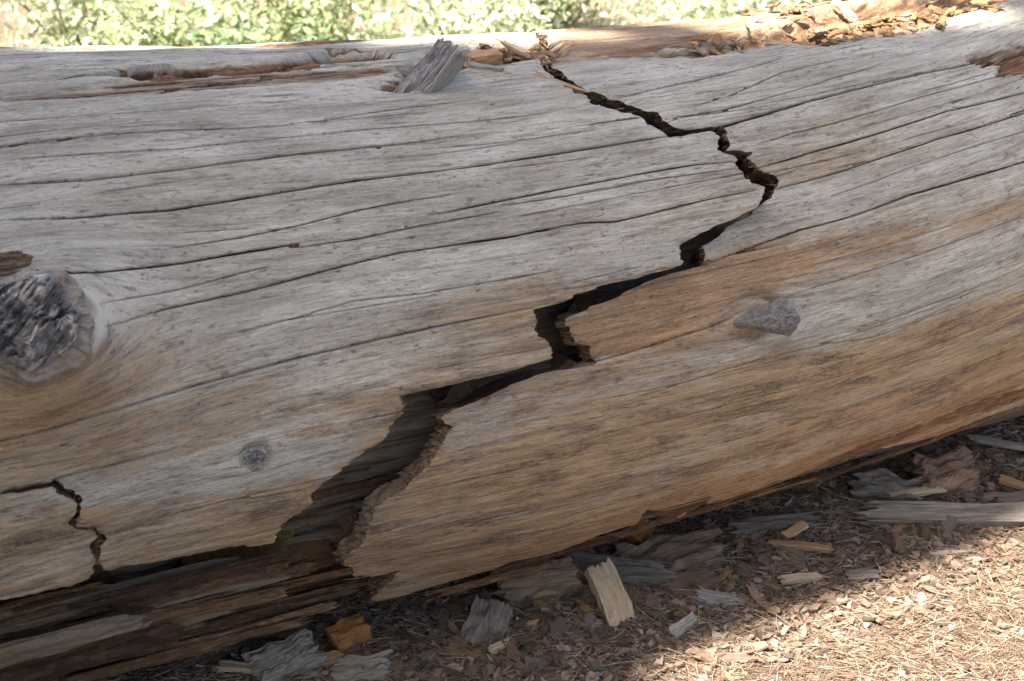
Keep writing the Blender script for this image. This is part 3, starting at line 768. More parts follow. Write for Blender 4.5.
# the pointed broken knot on the flank: slips out of the surface at its left tip, broken off at the right
def tri_knot():
    s, vm = KN['tri']; p, t, b, n = frame_at(s, vm)
    U, A = np.meshgrid(np.linspace(0, 1, 44), np.linspace(0, 2 * np.pi, 60, endpoint=False), indexing='ij')
    body = np.clip(U / 0.74, 0, 1); cap = np.clip((U - 0.74) / 0.26, 0, 1)
    r = (0.002 + 0.034 * body**0.9) * (1 - cap)
    ca, sa = np.cos(A), np.sin(A)
    rr = r + (0.0008 * noise(A * 3.8, U * 2, 141) + 0.0006 * np.round(2 * noise(A * 7, U * 1.5, 142))) * body * (1 - cap)
    X = -0.052 + 0.074 * body + 0.012 * ca * body + (0.018 * np.round(2 * noise(rr * sa * 70 + 3, rr * ca * 70, 145)) / 2 + 0.003 * fbm(sa * rr * 200, ca * rr * 200, 146, 2)) * sstep(0, .25, cap) - 0.004 * cap
    rr = rr * (1 + 0.22 * noise(A * 0.95 + 2, U * 2.5, 147) + 0.10 * noise(A * 2.2, U * 6, 148))
    Y = sa * rr * 0.90 + 0.003 * body; Z = -0.018 + 0.062 * body + ca * rr * 0.80
    idx = np.arange(U.size).reshape(U.shape); nx = np.roll(idx, -1, 1)
    q = np.stack([idx[:-1], idx[1:], nx[1:], nx[:-1]], -1).reshape(-1, 4)
    o = link('branch_knot', new_mesh('branch_knot', np.stack([X, Y, Z], -1).reshape(-1, 3), q, M_STUB, np.repeat(np.arange(43) < 28, 60)), LOG); orient(o, p, t, n)

# ------------------------------------------------------------------ loose pieces of wood and bark: one ragged block, shaped by its sizes
def chunk_mesh(name, L, W, H, seed, mat, nx=14, ny=7, nz=5, rough=0.10, jag=0.12, taper=0.0, bend=0.0, curl=0.0, ridge=0.05, smooth=False, slant=0.0, wedge=0.0, zone=None):
    """grain along x; ends torn along the fibres, faces split into ridges"""
    vs = []; fs = []; key = {}
    def vid(i, j, k):
        t = (i, j, k)
        if t not in key: key[t] = len(vs); vs.append((i / nx - .5, j / ny - .5, k / nz - .5))
        return key[t]
    for i in range(nx):
        for j in range(ny):
            fs.append((vid(i,j,0), vid(i,j+1,0), vid(i+1,j+1,0), vid(i+1,j,0))); fs.append((vid(i,j,nz), vid(i+1,j,nz), vid(i+1,j+1,nz), vid(i,j+1,nz)))
        for k in range(nz):
            fs.append((vid(i,0,k), vid(i+1,0,k), vid(i+1,0,k+1), vid(i,0,k+1))); fs.append((vid(i,ny,k), vid(i,ny,k+1), vid(i+1,ny,k+1), vid(i+1,ny,k)))
    for j in range(ny):
        for k in range(nz):
            fs.append((vid(0,j,k), vid(0,j,k+1), vid(0,j+1,k+1), vid(0,j+1,k))); fs.append((vid(nx,j,k), vid(nx,j+1,k), vid(nx,j+1,k+1), vid(nx,j,k+1)))
    p = np.array(vs); x, y, z = p.T.copy(); sd_ = seed * 13.7
    yz = y * 5 + z * 3.1
    x2 = x + jag * noise(yz * 1.3 + sd_, z * 4 + sd_, 151) * np.abs(2 * x)**2 + slant * y
    w = 1 - taper * (x + .5); wd = 1 + rough * 2 * noise(x * 3 + sd_, z * 2, 152)
    y2 = y * w * wd + rough * noise(x * 2.5 + sd_, sd_ + 0 * x, 153)
    z2 = z * (1 - wedge * (x + .5)) * (1 + rough * 1.2 * noise(x * 3 + sd_, y * 3, 154)) + ridge * (W / H) ** 0.3 * (np.floor(3 * noise(x * 1.5 + sd_, y * 4.3 + sd_, 155)) / 3 + 0.45 * noise(x * 3 + sd_, y * 17 + sd_, 157) + 0.5 * noise(x * 4 + sd_, y * 3, 158)) * 0.62 * (z > -0.1) + rough * 0.7 * noise(x * 2 + sd_, y * 2, 156)
    X = x2 * L; Y = y2 * W; Z = z2 * H + bend * L * (4 * x * x - 0.5) * 0.5 + curl * W * (4 * y * y - .5) * 0.5
    me = new_mesh(name, np.stack([X, Y, Z], -1), np.array(fs), mat, smooth)
    return me
def orient(o, loc, t, n, spin=0.0):
    from mathutils import Matrix, Vector
    n = np.asarray(n, float); n /= np.linalg.norm(n); t = np.asarray(t, float); t = t - n * (t @ n); t /= np.linalg.norm(t)
    b = np.cross(n, t); c, s_ = math.cos(spin), math.sin(spin); t2 = t * c + b * s_; b2 = np.cross(n, t2)
    o.matrix_world = Matrix(((t2[0], b2[0], n[0], loc[0]), (t2[1], b2[1], n[1], loc[1]), (t2[2], b2[2], n[2], loc[2]), (0, 0, 0, 1)))

M_GREYW = mat_piece('silver_wood_piece', (0.34, 0.31, 0.275), (0.19, 0.168, 0.145), (0.27, 0.235, 0.20), 0.12)
M_PALEW = mat_piece('pale_wood_piece', (0.55, 0.45, 0.31), (0.40, 0.29, 0.18), (0.46, 0.34, 0.20), 0.12)
M_TANW = mat_piece('tan_wood_piece', (0.40, 0.25, 0.125), (0.26, 0.15, 0.075), (0.33, 0.20, 0.10), 0.22)
M_ORAW = mat_piece('orange_rot_piece', (0.40, 0.175, 0.055), (0.25, 0.10, 0.035), (0.33, 0.16, 0.06), 0.22)
M_BARK = mat_piece('brown_bark_piece', (0.20, 0.137, 0.092), (0.10, 0.067, 0.047), (0.26, 0.19, 0.13), 0.3)
M_BARKG = mat_piece('grey_bark_piece', (0.235, 0.197, 0.158), (0.115, 0.093, 0.073), (0.19, 0.147, 0.11), 0.3)
M_BARKR = mat_piece('reddish_bark_piece', (0.22, 0.138, 0.092), (0.12, 0.075, 0.052), (0.27, 0.18, 0.12), 0.25)
M_CHIP = mat_piece('orange_chip', (0.58, 0.36, 0.19), (0.40, 0.21, 0.095), (0.50, 0.32, 0.18), 0.25)
M_CHIPP = mat_piece('pale_chip', (0.66, 0.50, 0.35), (0.50, 0.34, 0.21), (0.58, 0.42, 0.28), 0.15)

M_STUB = mat_piece('grey_brown_knot', (0.25, 0.24, 0.235), (0.085, 0.077, 0.072), (0.17, 0.142, 0.122), 0.05, 3, 40, 0.0025)
tri_knot()
M_STUB2 = mat_piece('silver_stub_wood', (0.37, 0.36, 0.35), (0.16, 0.15, 0.145), (0.29, 0.275, 0.26), 0.05, 5, 70, 0.006)
M_SLAB = mat_piece('tan_bark_slab', (0.27, 0.19, 0.12), (0.15, 0.10, 0.062), (0.22, 0.165, 0.115), 0.1)
M_PLANK = mat_piece('weathered_plank', (0.30, 0.26, 0.21), (0.13, 0.105, 0.08), (0.22, 0.18, 0.135), 0.05)
# the grey stub standing out of the crest
def top_stub():
    s, vm = hitm([(416,84)])[0]; B = surf(np.array(s), np.array(vm), off_at(s, vm))
    d = ray(455, 53); T = np.array([0, 0, CAMH]) + d * ((B[1] + 0.035) / d[1]); a = T - B; L = np.linalg.norm(a) + 0.035; a /= np.linalg.norm(a)
    me = chunk_mesh('branch_stub', L, 0.056, 0.042, 5, M_STUB2, 34, 24, 8, 0.07, 0.12, 0.10, ridge=0.30, slant=-0.06)
    orient(link('branch_stub', me, LOG), T - a * L / 2, a, np.array([-0.30, -0.80, 0.45]))
top_stub()

# chips lying in the rotten furrows of the crest
chip_meshes = []
LANDMARK_CREST = [(436, 66, 'the grey stub'), (484, 57, 'the stubby orange chunk'), (545, 60, 'the upper end of the fracture'), (791, 43, 'the flat pale splinter'), (845, 10, 'the upright pale splinter'), (940, 27, 'the curled brown splinter'), (700, 46, 'the short orange splinter')]
TONE = {}
def place_words(px, py, marks):
    d, x, y, n = min((math.hypot(px - m[0], py - m[1]), *m) for m in marks)
    side = ('right of' if px > x else 'left of') if abs(px - x) > abs(py - y) else ('behind' if py < y else 'in front of')
    return ('just ' if d < 28 else '' if d < 60 else 'some way ') + side + ' ' + n
for k in range(8):
    m = [M_CHIP, M_CHIPP, M_CHIP, M_TANW][k % 4]
    TONE[m.name] = TONE.get(m.name) or {'orange_chip': 'orange', 'pale_chip': 'pale', 'tan_wood_piece': 'tan'}[m.name]
    chip_meshes.append(chunk_mesh('wood_chip', 1.0, 0.42 + 0.2 * random.random(), 0.13, 200 + k, m, 5, 3, 1, 0.25, 0.3, 0.35 * random.random(), bend=0.12 * random.uniform(-1, 1), ridge=0.2))
def chip_at(px, py, L, lift, label, group, seed, mesh=None):
    r = np.random.default_rng(seed)
    s, vm = hitm([(px, py)])[0]; p, t, b, n = frame_at(s, vm)
    cm_ = mesh or chip_meshes[seed % len(chip_meshes)]
    label = ('large ' if L > 0.042 else 'small ' if L > 0.026 else 'tiny ') + TONE[cm_.materials[0].name] + ' wood chip on the crest ' + place_words(px, py, LANDMARK_CREST)
    o = link('wood_chip', mesh or chip_meshes[seed % len(chip_meshes)], None, label, 'wood chip', group)
    nn = n + r.normal(size=3) * 0.35; orient(o, p + n * lift, t + r.normal(size=3) * 0.1, nn, r.uniform(-1.2, 1.2) if r.random() < 0.6 else r.uniform(-3, 3)); o.scale = (L, L, L)
seed = 1
PILE = [((800,905),(18,40), 84, 0.016, 0.046), ((870,1000),(-2,20), 66, 0.014, 0.04), ((690,800),(32,50), 26, 0.012, 0.034), ((740,870),(2,20), 30, 0.014, 0.036)]
for (x0, x1), (y0, y1), cnt, l0, l1 in PILE:
    for k in range(cnt):
        px = rng.uniform(x0, x1); py = rng.uniform(y0, y1) - (px - (x0 + x1) / 2) * 0.11
        chip_at(px, py, rng.uniform(l0, l1), rng.uniform(0.002, 0.022), 'small orange-brown wood chip in the sunlit rotten furrow on the log crest', 'chips in the right crest furrow', seed); seed += 1
for k in range(26):
    px = rng.uniform(478, 562); py = rng.uniform(42, 60)
    chip_at(px, py, rng.uniform(0.018, 0.048), rng.uniform(0.002, 0.020), 'small orange wood chip heaped on the crest beside the grey stub', 'chips beside the grey stub', seed); seed += 1
big = chunk_mesh('wood_chip', 0.068, 0.030, 0.026, 301, M_CHIP, 12, 6, 5, 0.10, 0.1, ridge=0.12)
def big_piece(px, py, mesh, spin, lift, name, label, cat, tiltn=(0, 0, 0)):
    s, vm = hitm([(px, py)])[0]; p, t, b, n = frame_at(s, vm); o = link(name, mesh, None, label, cat)
    orient(o, p + n * lift, t, n + np.array(tiltn), spin); return o
big_piece(484, 57, big, 0.25, 0.016, 'wood_chunk', 'stubby orange wood chunk just right of the grey stub', 'wood chunk')
big_piece(515, 53, chunk_mesh('wood_splinter', 0.055, 0.012, 0.008, 302, M_CHIPP, 8, 3, 2, 0.1, 0.3, 0.5), 2.2, 0.028, 'wood_splinter', 'pale upright splinter in the heap of chips right of the grey stub', 'splinter', (0, -0.5, 0.2))
big_piece(485, 70, chunk_mesh('wood_splinter', 0.060, 0.014, 0.008, 303, M_GREYW, 8, 3, 2, 0.15, 0.3, 0.4), -0.5, 0.006, 'wood_splinter', 'thin grey splinter lying below the stubby orange chunk', 'splinter')
big_piece(560, 84, chunk_mesh('wood_splinter', 0.095, 0.014, 0.008, 304, M_TANW, 10, 3, 2, 0.15, 0.3, 0.4), -0.75, 0.004, 'wood_splinter', 'tan splinter lying across the upper end of the fracture', 'splinter')
big_piece(791, 43, chunk_mesh('wood_splinter', 0.095, 0.018, 0.008, 305, M_PALEW, 10, 3, 2, 0.12, 0.3, 0.4), -0.55, 0.010, 'wood_splinter', 'flat pale splinter at the left end of the orange chips', 'splinter')
big_piece(845, 10, chunk_mesh('wood_splinter', 0.060, 0.016, 0.008, 306, M_CHIPP, 8, 3, 2, 0.12, 0.3, 0.2), 1.7, 0.030, 'wood_splinter', 'upright pale splinter above the orange chips', 'splinter', (0, -0.8, 0))
big_piece(940, 27, chunk_mesh('wood_splinter', 0.045, 0.018, 0.010, 307, M_TANW, 8, 3, 2, 0.2, 0.3, 0.2, bend=0.3), 0.5, 0.008, 'wood_splinter', 'curled brown splinter right of the orange chips', 'splinter')
big_piece(1008, 51, chunk_mesh('wood_splinter', 0.10, 0.020, 0.014, 308, M_BARK, 14, 6, 4, 0.15, 0.3, 0.3, ridge=0.2), 0.05, 0.004, 'wood_splinter', 'brown broken splinter in the crack at the right frame edge', 'splinter')
big_piece(700, 46, chunk_mesh('wood_splinter', 0.035, 0.012, 0.006, 309, M_CHIP, 6, 3, 2, 0.2, 0.3, 0.2), 0.9, 0.004, 'wood_splinter', 'short orange splinter alone on the crest above the fracture', 'splinter')
print('pieces', round(time.time() - T00, 1))

# ------------------------------------------------------------------ ground
def gz(x, y):
    x = np.asarray(x, float); y = np.asarray(y, float)
    yl = LY0 + LA * x + LB * x * x
    perp = (yl - y) / math.sqrt(1 + LA * LA)                    # metres in front of the log's axis
    bank = 0.045 * sstep(0.66, 0.34, perp) * sstep(-0.6, 0.2, perp)
    bank = bank + 0.015 * sstep(0.7, 1.5, x) * sstep(0.60, 0.25, perp) * sstep(-0.3, 0.0, perp)
    far = np.clip((np.hypot(x, y) - 7) / 40, 0, 1)
    n = 0.016 * fbm(x * 2.1, y * 2.1, 161, 3) + 0.007 * fbm(x * 11, y * 11, 165, 3)
    return bank + n * np.clip(2 - np.hypot(x - 0.3, y - 2.6) / 6, 0.3, 1) + 0.6 * far * noise(x * 0.05, y * 0.05, 169) - 0.012
def mat_ground():
    t = NT('forest_duff')
    oc = t.n('ShaderNodeTexCoord').outputs['Object']
    a = t.noise(oc, 14, 6, 0.65, 0.4); b = t.noise(oc, 110, 4, 0.7); c0 = t.noise(oc, 2.2, 4, 0.6); f = t.noise(oc, 420, 3, 0.7)
    c = t.mix(t.ramp(a, 0.35, 0.65), (0.235, 0.168, 0.12), (0.14, 0.098, 0.07))
    c = t.mix(t.ramp(b, 0.50, 0.72), c, (0.36, 0.285, 0.20)); c = t.mix(t.ramp(f, 0.56, 0.72), c, (0.06, 0.042, 0.03))
    c = t.mix(t.ramp(c0, 0.5, 0.7), c, t.mix(t.ramp(b, 0.4, 0.6), (0.16, 0.115, 0.075), (0.24, 0.18, 0.12)))
    h = t.math('ADD', b, t.math('MULTIPLY', f, 0.6)); h = t.math('ADD', h, a)
    return t.done(c, t.bump(h, 0.012, 0.9), 0.95)
gx_ = spaced(-70, -1.1, 1.9, 70, 0.009, 4.0); gy_ = spaced(-60, 1.85, 4.0, 90, 0.009, 4.0)
X, Y = np.meshgrid(gx_, gy_, indexing='ij'); Z = gz(X, Y); idx = np.arange(X.size).reshape(X.shape)
q = np.stack([idx[:-1, :-1], idx[1:, :-1], idx[1:, 1:], idx[:-1, 1:]], -1).reshape(-1, 4)
link('ground', new_mesh('ground', np.stack([X, Y, Z], -1).reshape(-1, 3), q, mat_ground(), True), kind='structure', label='brown forest floor of needle and bark litter')

def gat(px, py):
    d = ray(px, py); t = CAMH / -d[2]
    for _ in range(8):
        p = d * t; t = (CAMH - gz(p[0], p[1])) / -d[2]
    p = d * t; return np.array([p[0], p[1], float(gz(p[0], p[1]))])
def gnorm(x, y):
    e = 0.02; return np.array([-(gz(x+e, y) - gz(x-e, y)) / (2*e), -(gz(x, y+e) - gz(x, y-e)) / (2*e), 1.0])
def on_ground(name, mesh, px, py, spin, lift, label, cat, tilt=(0, 0), group=None):
    p = gat(px, py); o = link(name, mesh, None, label, cat, group)
    n = gnorm(p[0], p[1]); n = n / np.linalg.norm(n) + np.array([tilt[0], tilt[1], 0])
    orient(o, p + np.array([0, 0, lift]), np.array([1.0, 0, 0]), n, spin); return o
D_ = math.radians
C = chunk_mesh
on_ground('wood_plank', C('wood_plank', 0.52, 0.046, 0.028, 401, M_PLANK, 40, 9, 6, 0.10, 0.12, 0.0, ridge=0.18, bend=0.02), 985, 522, D_(2), 0.020, 'long split grey plank lying in front of the log at right', 'plank', (0.0, -0.25))
on_ground('wood_block', C('wood_block', 0.120, 0.058, 0.038, 402, M_PALEW, 16, 12, 6, 0.05, 0.10, 0.12, ridge=0.18), 609, 607, D_(112), 0.028, 'pale split wood block leaning in the litter', 'wood block', (0.05, -0.55))
on_ground('bark_slab', C('bark_slab', 0.155, 0.085, 0.030, 403, M_SLAB, 18, 12, 4, 0.13, 0.25, 0.15, ridge=0.20), 538, 590, D_(8), 0.020, 'flat tan bark slab left of the pale split block', 'bark', (-0.05, -0.35))
on_ground('bark_slab', C('bark_slab', 0.22, 0.075, 0.030, 404, M_BARKG, 24, 10, 4, 0.14, 0.25, 0.25, ridge=0.25), 612, 579, D_(-6), 0.016, 'dark grey ridged bark slab behind the pale split block', 'bark', (0, -0.3))
on_ground('bark_slab', C('bark_slab', 0.20, 0.10, 0.040, 405, M_BARK, 22, 12, 4, 0.14, 0.25, 0.2, ridge=0.30), 668, 566, D_(15), 0.014, 'dark ridged bark slab below the rusty chunk against the log', 'bark', (0, -0.35))
on_ground('bark_slab', C('bark_slab', 0.11, 0.075, 0.014, 406, M_BARKR, 12, 8, 3, 0.12, 0.2, 0.2, ridge=0.08), 690, 588, D_(25), 0.012, 'smooth reddish bark plate right of the dark ridged slab', 'bark', (0, -0.2))
on_ground('wood_chunk', C('wood_chunk', 0.062, 0.042, 0.040, 407, M_ORAW, 10, 8, 6, 0.09, 0.06, 0.1, ridge=0.10), 638, 544, D_(50), 0.026, 'rusty orange chunk wedged under the log', 'wood chunk', (0.1, -0.3))
on_ground('wood_chunk', C('wood_chunk', 0.070, 0.050, 0.052, 408, M_ORAW, 12, 9, 7, 0.09, 0.06, 0.1, ridge=0.10), 350, 646, D_(35), 0.022, 'rusty orange chunk in the dark gap at lower left', 'wood chunk', (0.1, -0.35))
on_ground('wood_chunk', C('wood_chunk', 0.060, 0.026, 0.022, 409, M_TANW, 10, 6, 4, 0.12, 0.15, 0.1, ridge=0.12), 326, 665, D_(6), 0.012, 'small tan chunk just below the rusty chunk at lower left', 'wood chunk', (0, -0.3))
on_ground('weathered_wood_piece', C('weathered_wood_piece', 0.115, 0.090, 0.048, 410, M_PLANK, 20, 18, 7, 0.12, 0.16, 0.15, ridge=0.26), 286, 671, D_(35), 0.016, 'crumpled silver-grey wood piece at the bottom frame edge', 'wood piece', (0.1, -0.4))
on_ground('wood_splinter', C('wood_splinter', 0.075, 0.018, 0.012, 411, M_PALEW, 10, 4, 3, 0.1, 0.2, 0.0), 240, 674, D_(-12), 0.016, 'pale tan splinter left of the crumpled grey piece', 'splinter')
on_ground('weathered_wood_piece', C('weathered_wood_piece', 0.10, 0.055, 0.026, 412, M_BARKG, 16, 10, 4, 0.12, 0.2, 0.2, ridge=0.22), 362, 674, D_(10), 0.010, 'grey shredded wood piece right of the small tan chunk', 'wood piece', (0, -0.3))
on_ground('weathered_wood_piece', C('weathered_wood_piece', 0.10, 0.085, 0.024, 413, M_BARKG, 18, 14, 4, 0.12, 0.18, 0.1, ridge=0.22), 488, 632, D_(75), 0.014, 'grey flaky wood piece below the flat tan bark slab', 'wood piece', (0, -0.35))
on_ground('twig', C('twig', 0.052, 0.015, 0.014, 414, M_PALEW, 10, 6, 5, 0.06, 0.08, 0.0), 502, 652, D_(35), 0.014, 'short pale twig lying below the grey flaky piece', 'twig')
on_ground('pine_cone_scale', C('pine_cone_scale', 0.066, 0.024, 0.020, 415, M_GREYW, 12, 8, 5, 0.12, 0.1, 0.2, ridge=0.2), 682, 631, D_(40), 0.012, 'grey twig end at the shadow edge right of the block', 'twig', (0, -0.2)).name = 'twig'
on_ground('bark_strip', C('bark_strip', 0.19, 0.042, 0.016, 416, M_BARKG, 22, 6, 3, 0.15, 0.25, 0.3, ridge=0.2), 772, 529, D_(10), 0.014, 'long grey bark strip along the foot of the log', 'bark', (0, -0.25))
on_ground('wood_splinter', C('wood_splinter', 0.070, 0.020, 0.010, 417, M_CHIP, 10, 4, 3, 0.06, 0.06, 0.0), 794, 538, D_(40), 0.020, 'orange splinter leaning across a brown stick', 'splinter', (-0.2, -0.1))
on_ground('twig', C('twig', 0.125, 0.017, 0.012, 418, M_TANW, 16, 4, 3, 0.12, 0.15, 0.2, bend=-0.06), 800, 551, D_(-6), 0.012, 'brown stick under the orange splinter', 'twig')
on_ground('twig', C('twig', 0.060, 0.016, 0.010, 419, M_BARKG, 10, 4, 3, 0.12, 0.15, 0.1), 793, 558, D_(-28), 0.010, 'short grey stick below the brown stick', 'twig')
on_ground('wood_splinter', C('wood_splinter', 0.082, 0.017, 0.012, 420, M_PALEW, 10, 4, 3, 0.08, 0.12, 0.1), 800, 583, D_(12), 0.012, 'straight pale splinter in the shaded litter', 'splinter')
on_ground('bark_flake', C('bark_flake', 0.080, 0.035, 0.012, 421, M_GREYW, 12, 6, 3, 0.15, 0.25, 0.2, bend=0.15, ridge=0.15), 716, 602, D_(-10), 0.012, 'silvery curled bark flake right of the smooth reddish plate', 'bark')
on_ground('bark_strip', C('bark_strip', 0.090, 0.022, 0.008, 422, M_BARKR, 14, 5, 2, 0.12, 0.2, 0.2, bend=0.35, ridge=0.1), 762, 606, D_(120), 0.014, 'curved reddish bark strip at the shadow edge', 'bark')
on_ground('wood_splinter', C('wood_splinter', 0.110, 0.014, 0.008, 423, M_GREYW, 12, 4, 2, 0.10, 0.25, 0.6), 948, 557, D_(8), 0.010, 'long pale sliver below the grey plank', 'splinter')
on_ground('bark_strip', C('bark_strip', 0.11, 0.026, 0.008, 424, M_BARKR, 14, 5, 2, 0.12, 0.2, 0.2, bend=0.2), 722, 661, D_(4), 0.010, 'reddish bark strip in the sunlit litter near the bottom edge', 'bark')
on_ground('bark_flake', C('bark_flake', 0.070, 0.030, 0.010, 425, M_BARKG, 10, 6, 2, 0.15, 0.25, 0.2), 862, 579, D_(12), 0.010, 'grey bark flake at the sunlit edge below the plank', 'bark')
on_ground('twig', C('twig', 0.15, 0.007, 0.006, 426, M_BARK, 16, 3, 3, 0.12, 0.1, 0.4, bend=0.05), 935, 575, D_(-38), 0.008, 'thin dark twig lying in the sunlit litter', 'twig')
on_ground('wood_clump', C('wood_clump', 0.12, 0.085, 0.065, 427, M_BARKR, 18, 14, 10, 0.20, 0.2, 0.1, ridge=0.28), 945, 487, D_(10), 0.030, 'dark fibrous wood clump behind the grey plank', 'wood piece', (0, -0.3))
on_ground('wood_clump', C('wood_clump', 0.14, 0.080, 0.055, 428, M_BARKG, 18, 14, 10, 0.14, 0.2, 0.1, ridge=0.24), 886, 500, D_(-12), 0.020, 'shredded grey wood clump at the left end of the plank', 'wood piece', (0, -0.3))
on_ground('bark_strip', C('bark_strip', 0.20, 0.030, 0.014, 429, M_BARKG, 22, 5, 3, 0.14, 0.2, 0.2, bend=0.04, ridge=0.2), 1000, 503, D_(3), 0.016, 'grey bark strip between the plank and the dark clump', 'bark')
on_ground('wood_splinter', C('wood_splinter', 0.16, 0.020, 0.012, 430, M_GREYW, 14, 4, 3, 0.10, 0.2, 0.2), 1005, 455, D_(-4), 0.030, 'grey splinter in the shade at the right frame edge', 'splinter')
on_ground('wood_splinter', C('wood_splinter', 0.062, 0.024, 0.010, 431, M_TANW, 10, 4, 3, 0.08, 0.12, 0.1), 1012, 493, D_(-30), 0.026, 'orange-tan splinter behind the plank at the right edge', 'splinter')
on_ground('wood_splinter', C('wood_splinter', 0.115, 0.022, 0.012, 432, M_PALEW, 12, 4, 3, 0.12, 0.2, 0.2), 915, 505, D_(3), 0.034, 'pale splinter lying just above the plank', 'splinter')

# long splinters of rotten wood along the broken underside of the log
M_RS = [mat_piece('rot_splinter_brown', (0.21, 0.115, 0.058), (0.08, 0.042, 0.022), (0.26, 0.155, 0.085), 0.3), mat_piece('rot_splinter_dark', (0.085, 0.05, 0.03), (0.035, 0.021, 0.014), (0.12, 0.072, 0.04), 0.3), mat_piece('rot_splinter_pale', (0.26, 0.20, 0.135), (0.15, 0.108, 0.068), (0.20, 0.16, 0.11), 0.2)]
rs_mesh = [C('rotten_splinter', 1.0, random.uniform(0.07, 0.14), random.uniform(0.035, 0.06), 700 + k, M_RS[(0, 1, 0, 1, 2, 0)[k % 6]], 26, 6, 3, 0.16, 0.13, random.uniform(0, .5), bend=random.uniform(-.015, .015), ridge=0.35) for k in range(12)]
def log_splinter(px, py, off, L, mesh, spin=0.0, tip=0.0, wide=1.0):
    h = hit([(px, py)], off)[0]; s, vm = h[0], th2v(h[0], h[1]) * RM
    pp, t, b, n = frame_at(s, vm); pp = surf(np.array(s), np.array(vm), off)
    o = link('rotten_splinter', mesh, LOG); orient(o, pp, t, n + b * tip, spin); o.scale = (L, L * wide, L * wide)
rr_ = np.random.default_rng(91)
for k in range(58):
    px = rr_.uniform(-30, 340); u = rr_.random()
    yt = np.interp(px, [0, 104, 190, 270, 345], [612, 584, 574, 560, 582]); yb = np.interp(px, [0, 100, 200, 250, 345], [692, 678, 660, 650, 606])
    off = -0.075 + 0.072 * u ** 1.2 + rr_.normal() * 0.008
    if px > 255: off -= 0.035
    log_splinter(px, yt + (yb - yt) * u, off, rr_.uniform(0.12, 0.42), rs_mesh[int(rr_.integers(12))], rr_.normal() * 0.03, rr_.normal() * 0.3, rr_.uniform(0.55, 1.15))
log_splinter(40, 647, -0.004, 0.30, rs_mesh[4], 0.02, 0.1, 1.5); log_splinter(190, 652, 0.0, 0.26, rs_mesh[10], 0.02, 0.0, 0.45); log_splinter(225, 588, -0.075, 0.30, rs_mesh[0], 0.0, 0.2, 1.3); log_splinter(300, 598, -0.085, 0.22, rs_mesh[4], 0.03, 0.1, 0.8)
for k in range(20):
    t_ = rr_.random(); px = 300 + 125 * t_ + rr_.uniform(-6, 30); py = 535 - 105 * t_ + rr_.uniform(-8, 14)
    log_splinter(px, py, rr_.uniform(-0.125, -0.09), rr_.uniform(0.06, 0.24), rs_mesh[(4, 10, 0, 2)[int(rr_.integers(4))]], rr_.normal() * 0.06, rr_.normal() * 0.4, rr_.uniform(0.35, 0.9))
for k in range(26):
    px = rr_.uniform(430, 1040); py = np.interp(px, [377, 500, 599, 660, 760, 860, 1040], [611, 574, 536, 518, 492, 462, 402]) + rr_.uniform(-1, 5)
    log_splinter(px, py, rr_.uniform(-0.012, 0.000), rr_.uniform(0.08, 0.26), rs_mesh[(0, 1, 2, 3, 5)[int(rr_.integers(5))]], rr_.normal() * 0.03, rr_.normal() * 0.3, rr_.uniform(0.4, 0.9))

# bark flakes scattered over the shaded litter: each its own piece
fl_m = []
for k in range(12):
    m = [M_BARK, M_BARKR, M_BARKR, M_BARK, M_TANW, M_BARKG][k % 6]
    fl_m.append(C('bark_flake', 1.0, random.uniform(0.32, 0.7), random.uniform(0.10, 0.2), 500 + k, m, 6, 4, 1, 0.22, 0.32, random.uniform(0, .4), bend=random.uniform(-.1, .16), ridge=0.14))
FLTONE = {'brown_bark_piece': 'brown', 'grey_bark_piece': 'grey', 'reddish_bark_piece': 'reddish', 'tan_wood_piece': 'tan'}
GMARK = [(985, 522, 'the long grey plank'), (609, 607, 'the pale split block'), (538, 590, 'the flat tan bark slab'), (690, 588, 'the smooth reddish plate'), (638, 544, 'the rusty chunk under the log'), (350, 646, 'the rusty chunk at lower left'),
         (286, 671, 'the crumpled grey piece'), (362, 674, 'the grey shredded piece'), (488, 632, 'the grey flaky piece'), (682, 631, 'the grey twig end'), (772, 529, 'the long bark strip'), (800, 551, 'the brown stick'), (800, 583, 'the straight pale splinter'),
         (716, 602, 'the silvery curled flake'), (762, 606, 'the curved reddish strip'), (948, 557, 'the long pale sliver'), (722, 661, 'the sunlit reddish strip'), (862, 579, 'the grey flake below the plank'), (935, 575, 'the thin dark twig'), (945, 487, 'the dark fibrous clump'), (886, 500, 'the shredded grey clump'), (430, 655, 'the dark gap under the torn flap')]
def shaded(px, py): return py < 681 - (px - 530) * 0.356
n_fl = 0; tries = 0
while n_fl < 320 and tries < 8000:
    tries += 1
    px = rng.uniform(230, 1024); py = rng.uniform(440, 681)
    yb = np.interp(px, [200, 377, 500, 660, 860, 1024], [672, 625, 590, 545, 490, 445])
    if py < yb: continue
    sh = shaded(px, py)
    if not sh and rng.random() < 0.90: continue
    p = gat(px, py); L = rng.uniform(0.016, 0.042) if rng.random() < 0.85 else rng.uniform(0.042, 0.062)
    if not sh: L *= 0.55
    fm_ = fl_m[int(rng.integers(len(fl_m)))]
    o = link('bark_flake', fm_, None,
             ('large ' if L > 0.05 else 'small ' if L > 0.03 else 'tiny ') + ('shaded ' if sh else 'sunlit ') + FLTONE[fm_.materials[0].name] + ' bark flake ' + place_words(px, py, GMARK),
             'bark flake', 'bark flakes in the shaded litter' if sh else 'bark flakes in the sunlit litter')
    n = gnorm(p[0], p[1]) + np.array([rng.normal() * 0.32, rng.normal() * 0.32 - 0.1, 0])
    orient(o, p + np.array([0, 0, rng.uniform(0.004, 0.014)]), np.array([1.0, 0.1, 0]), n, rng.uniform(-3.1, 3.1)); o.scale = (L, L, L); n_fl += 1

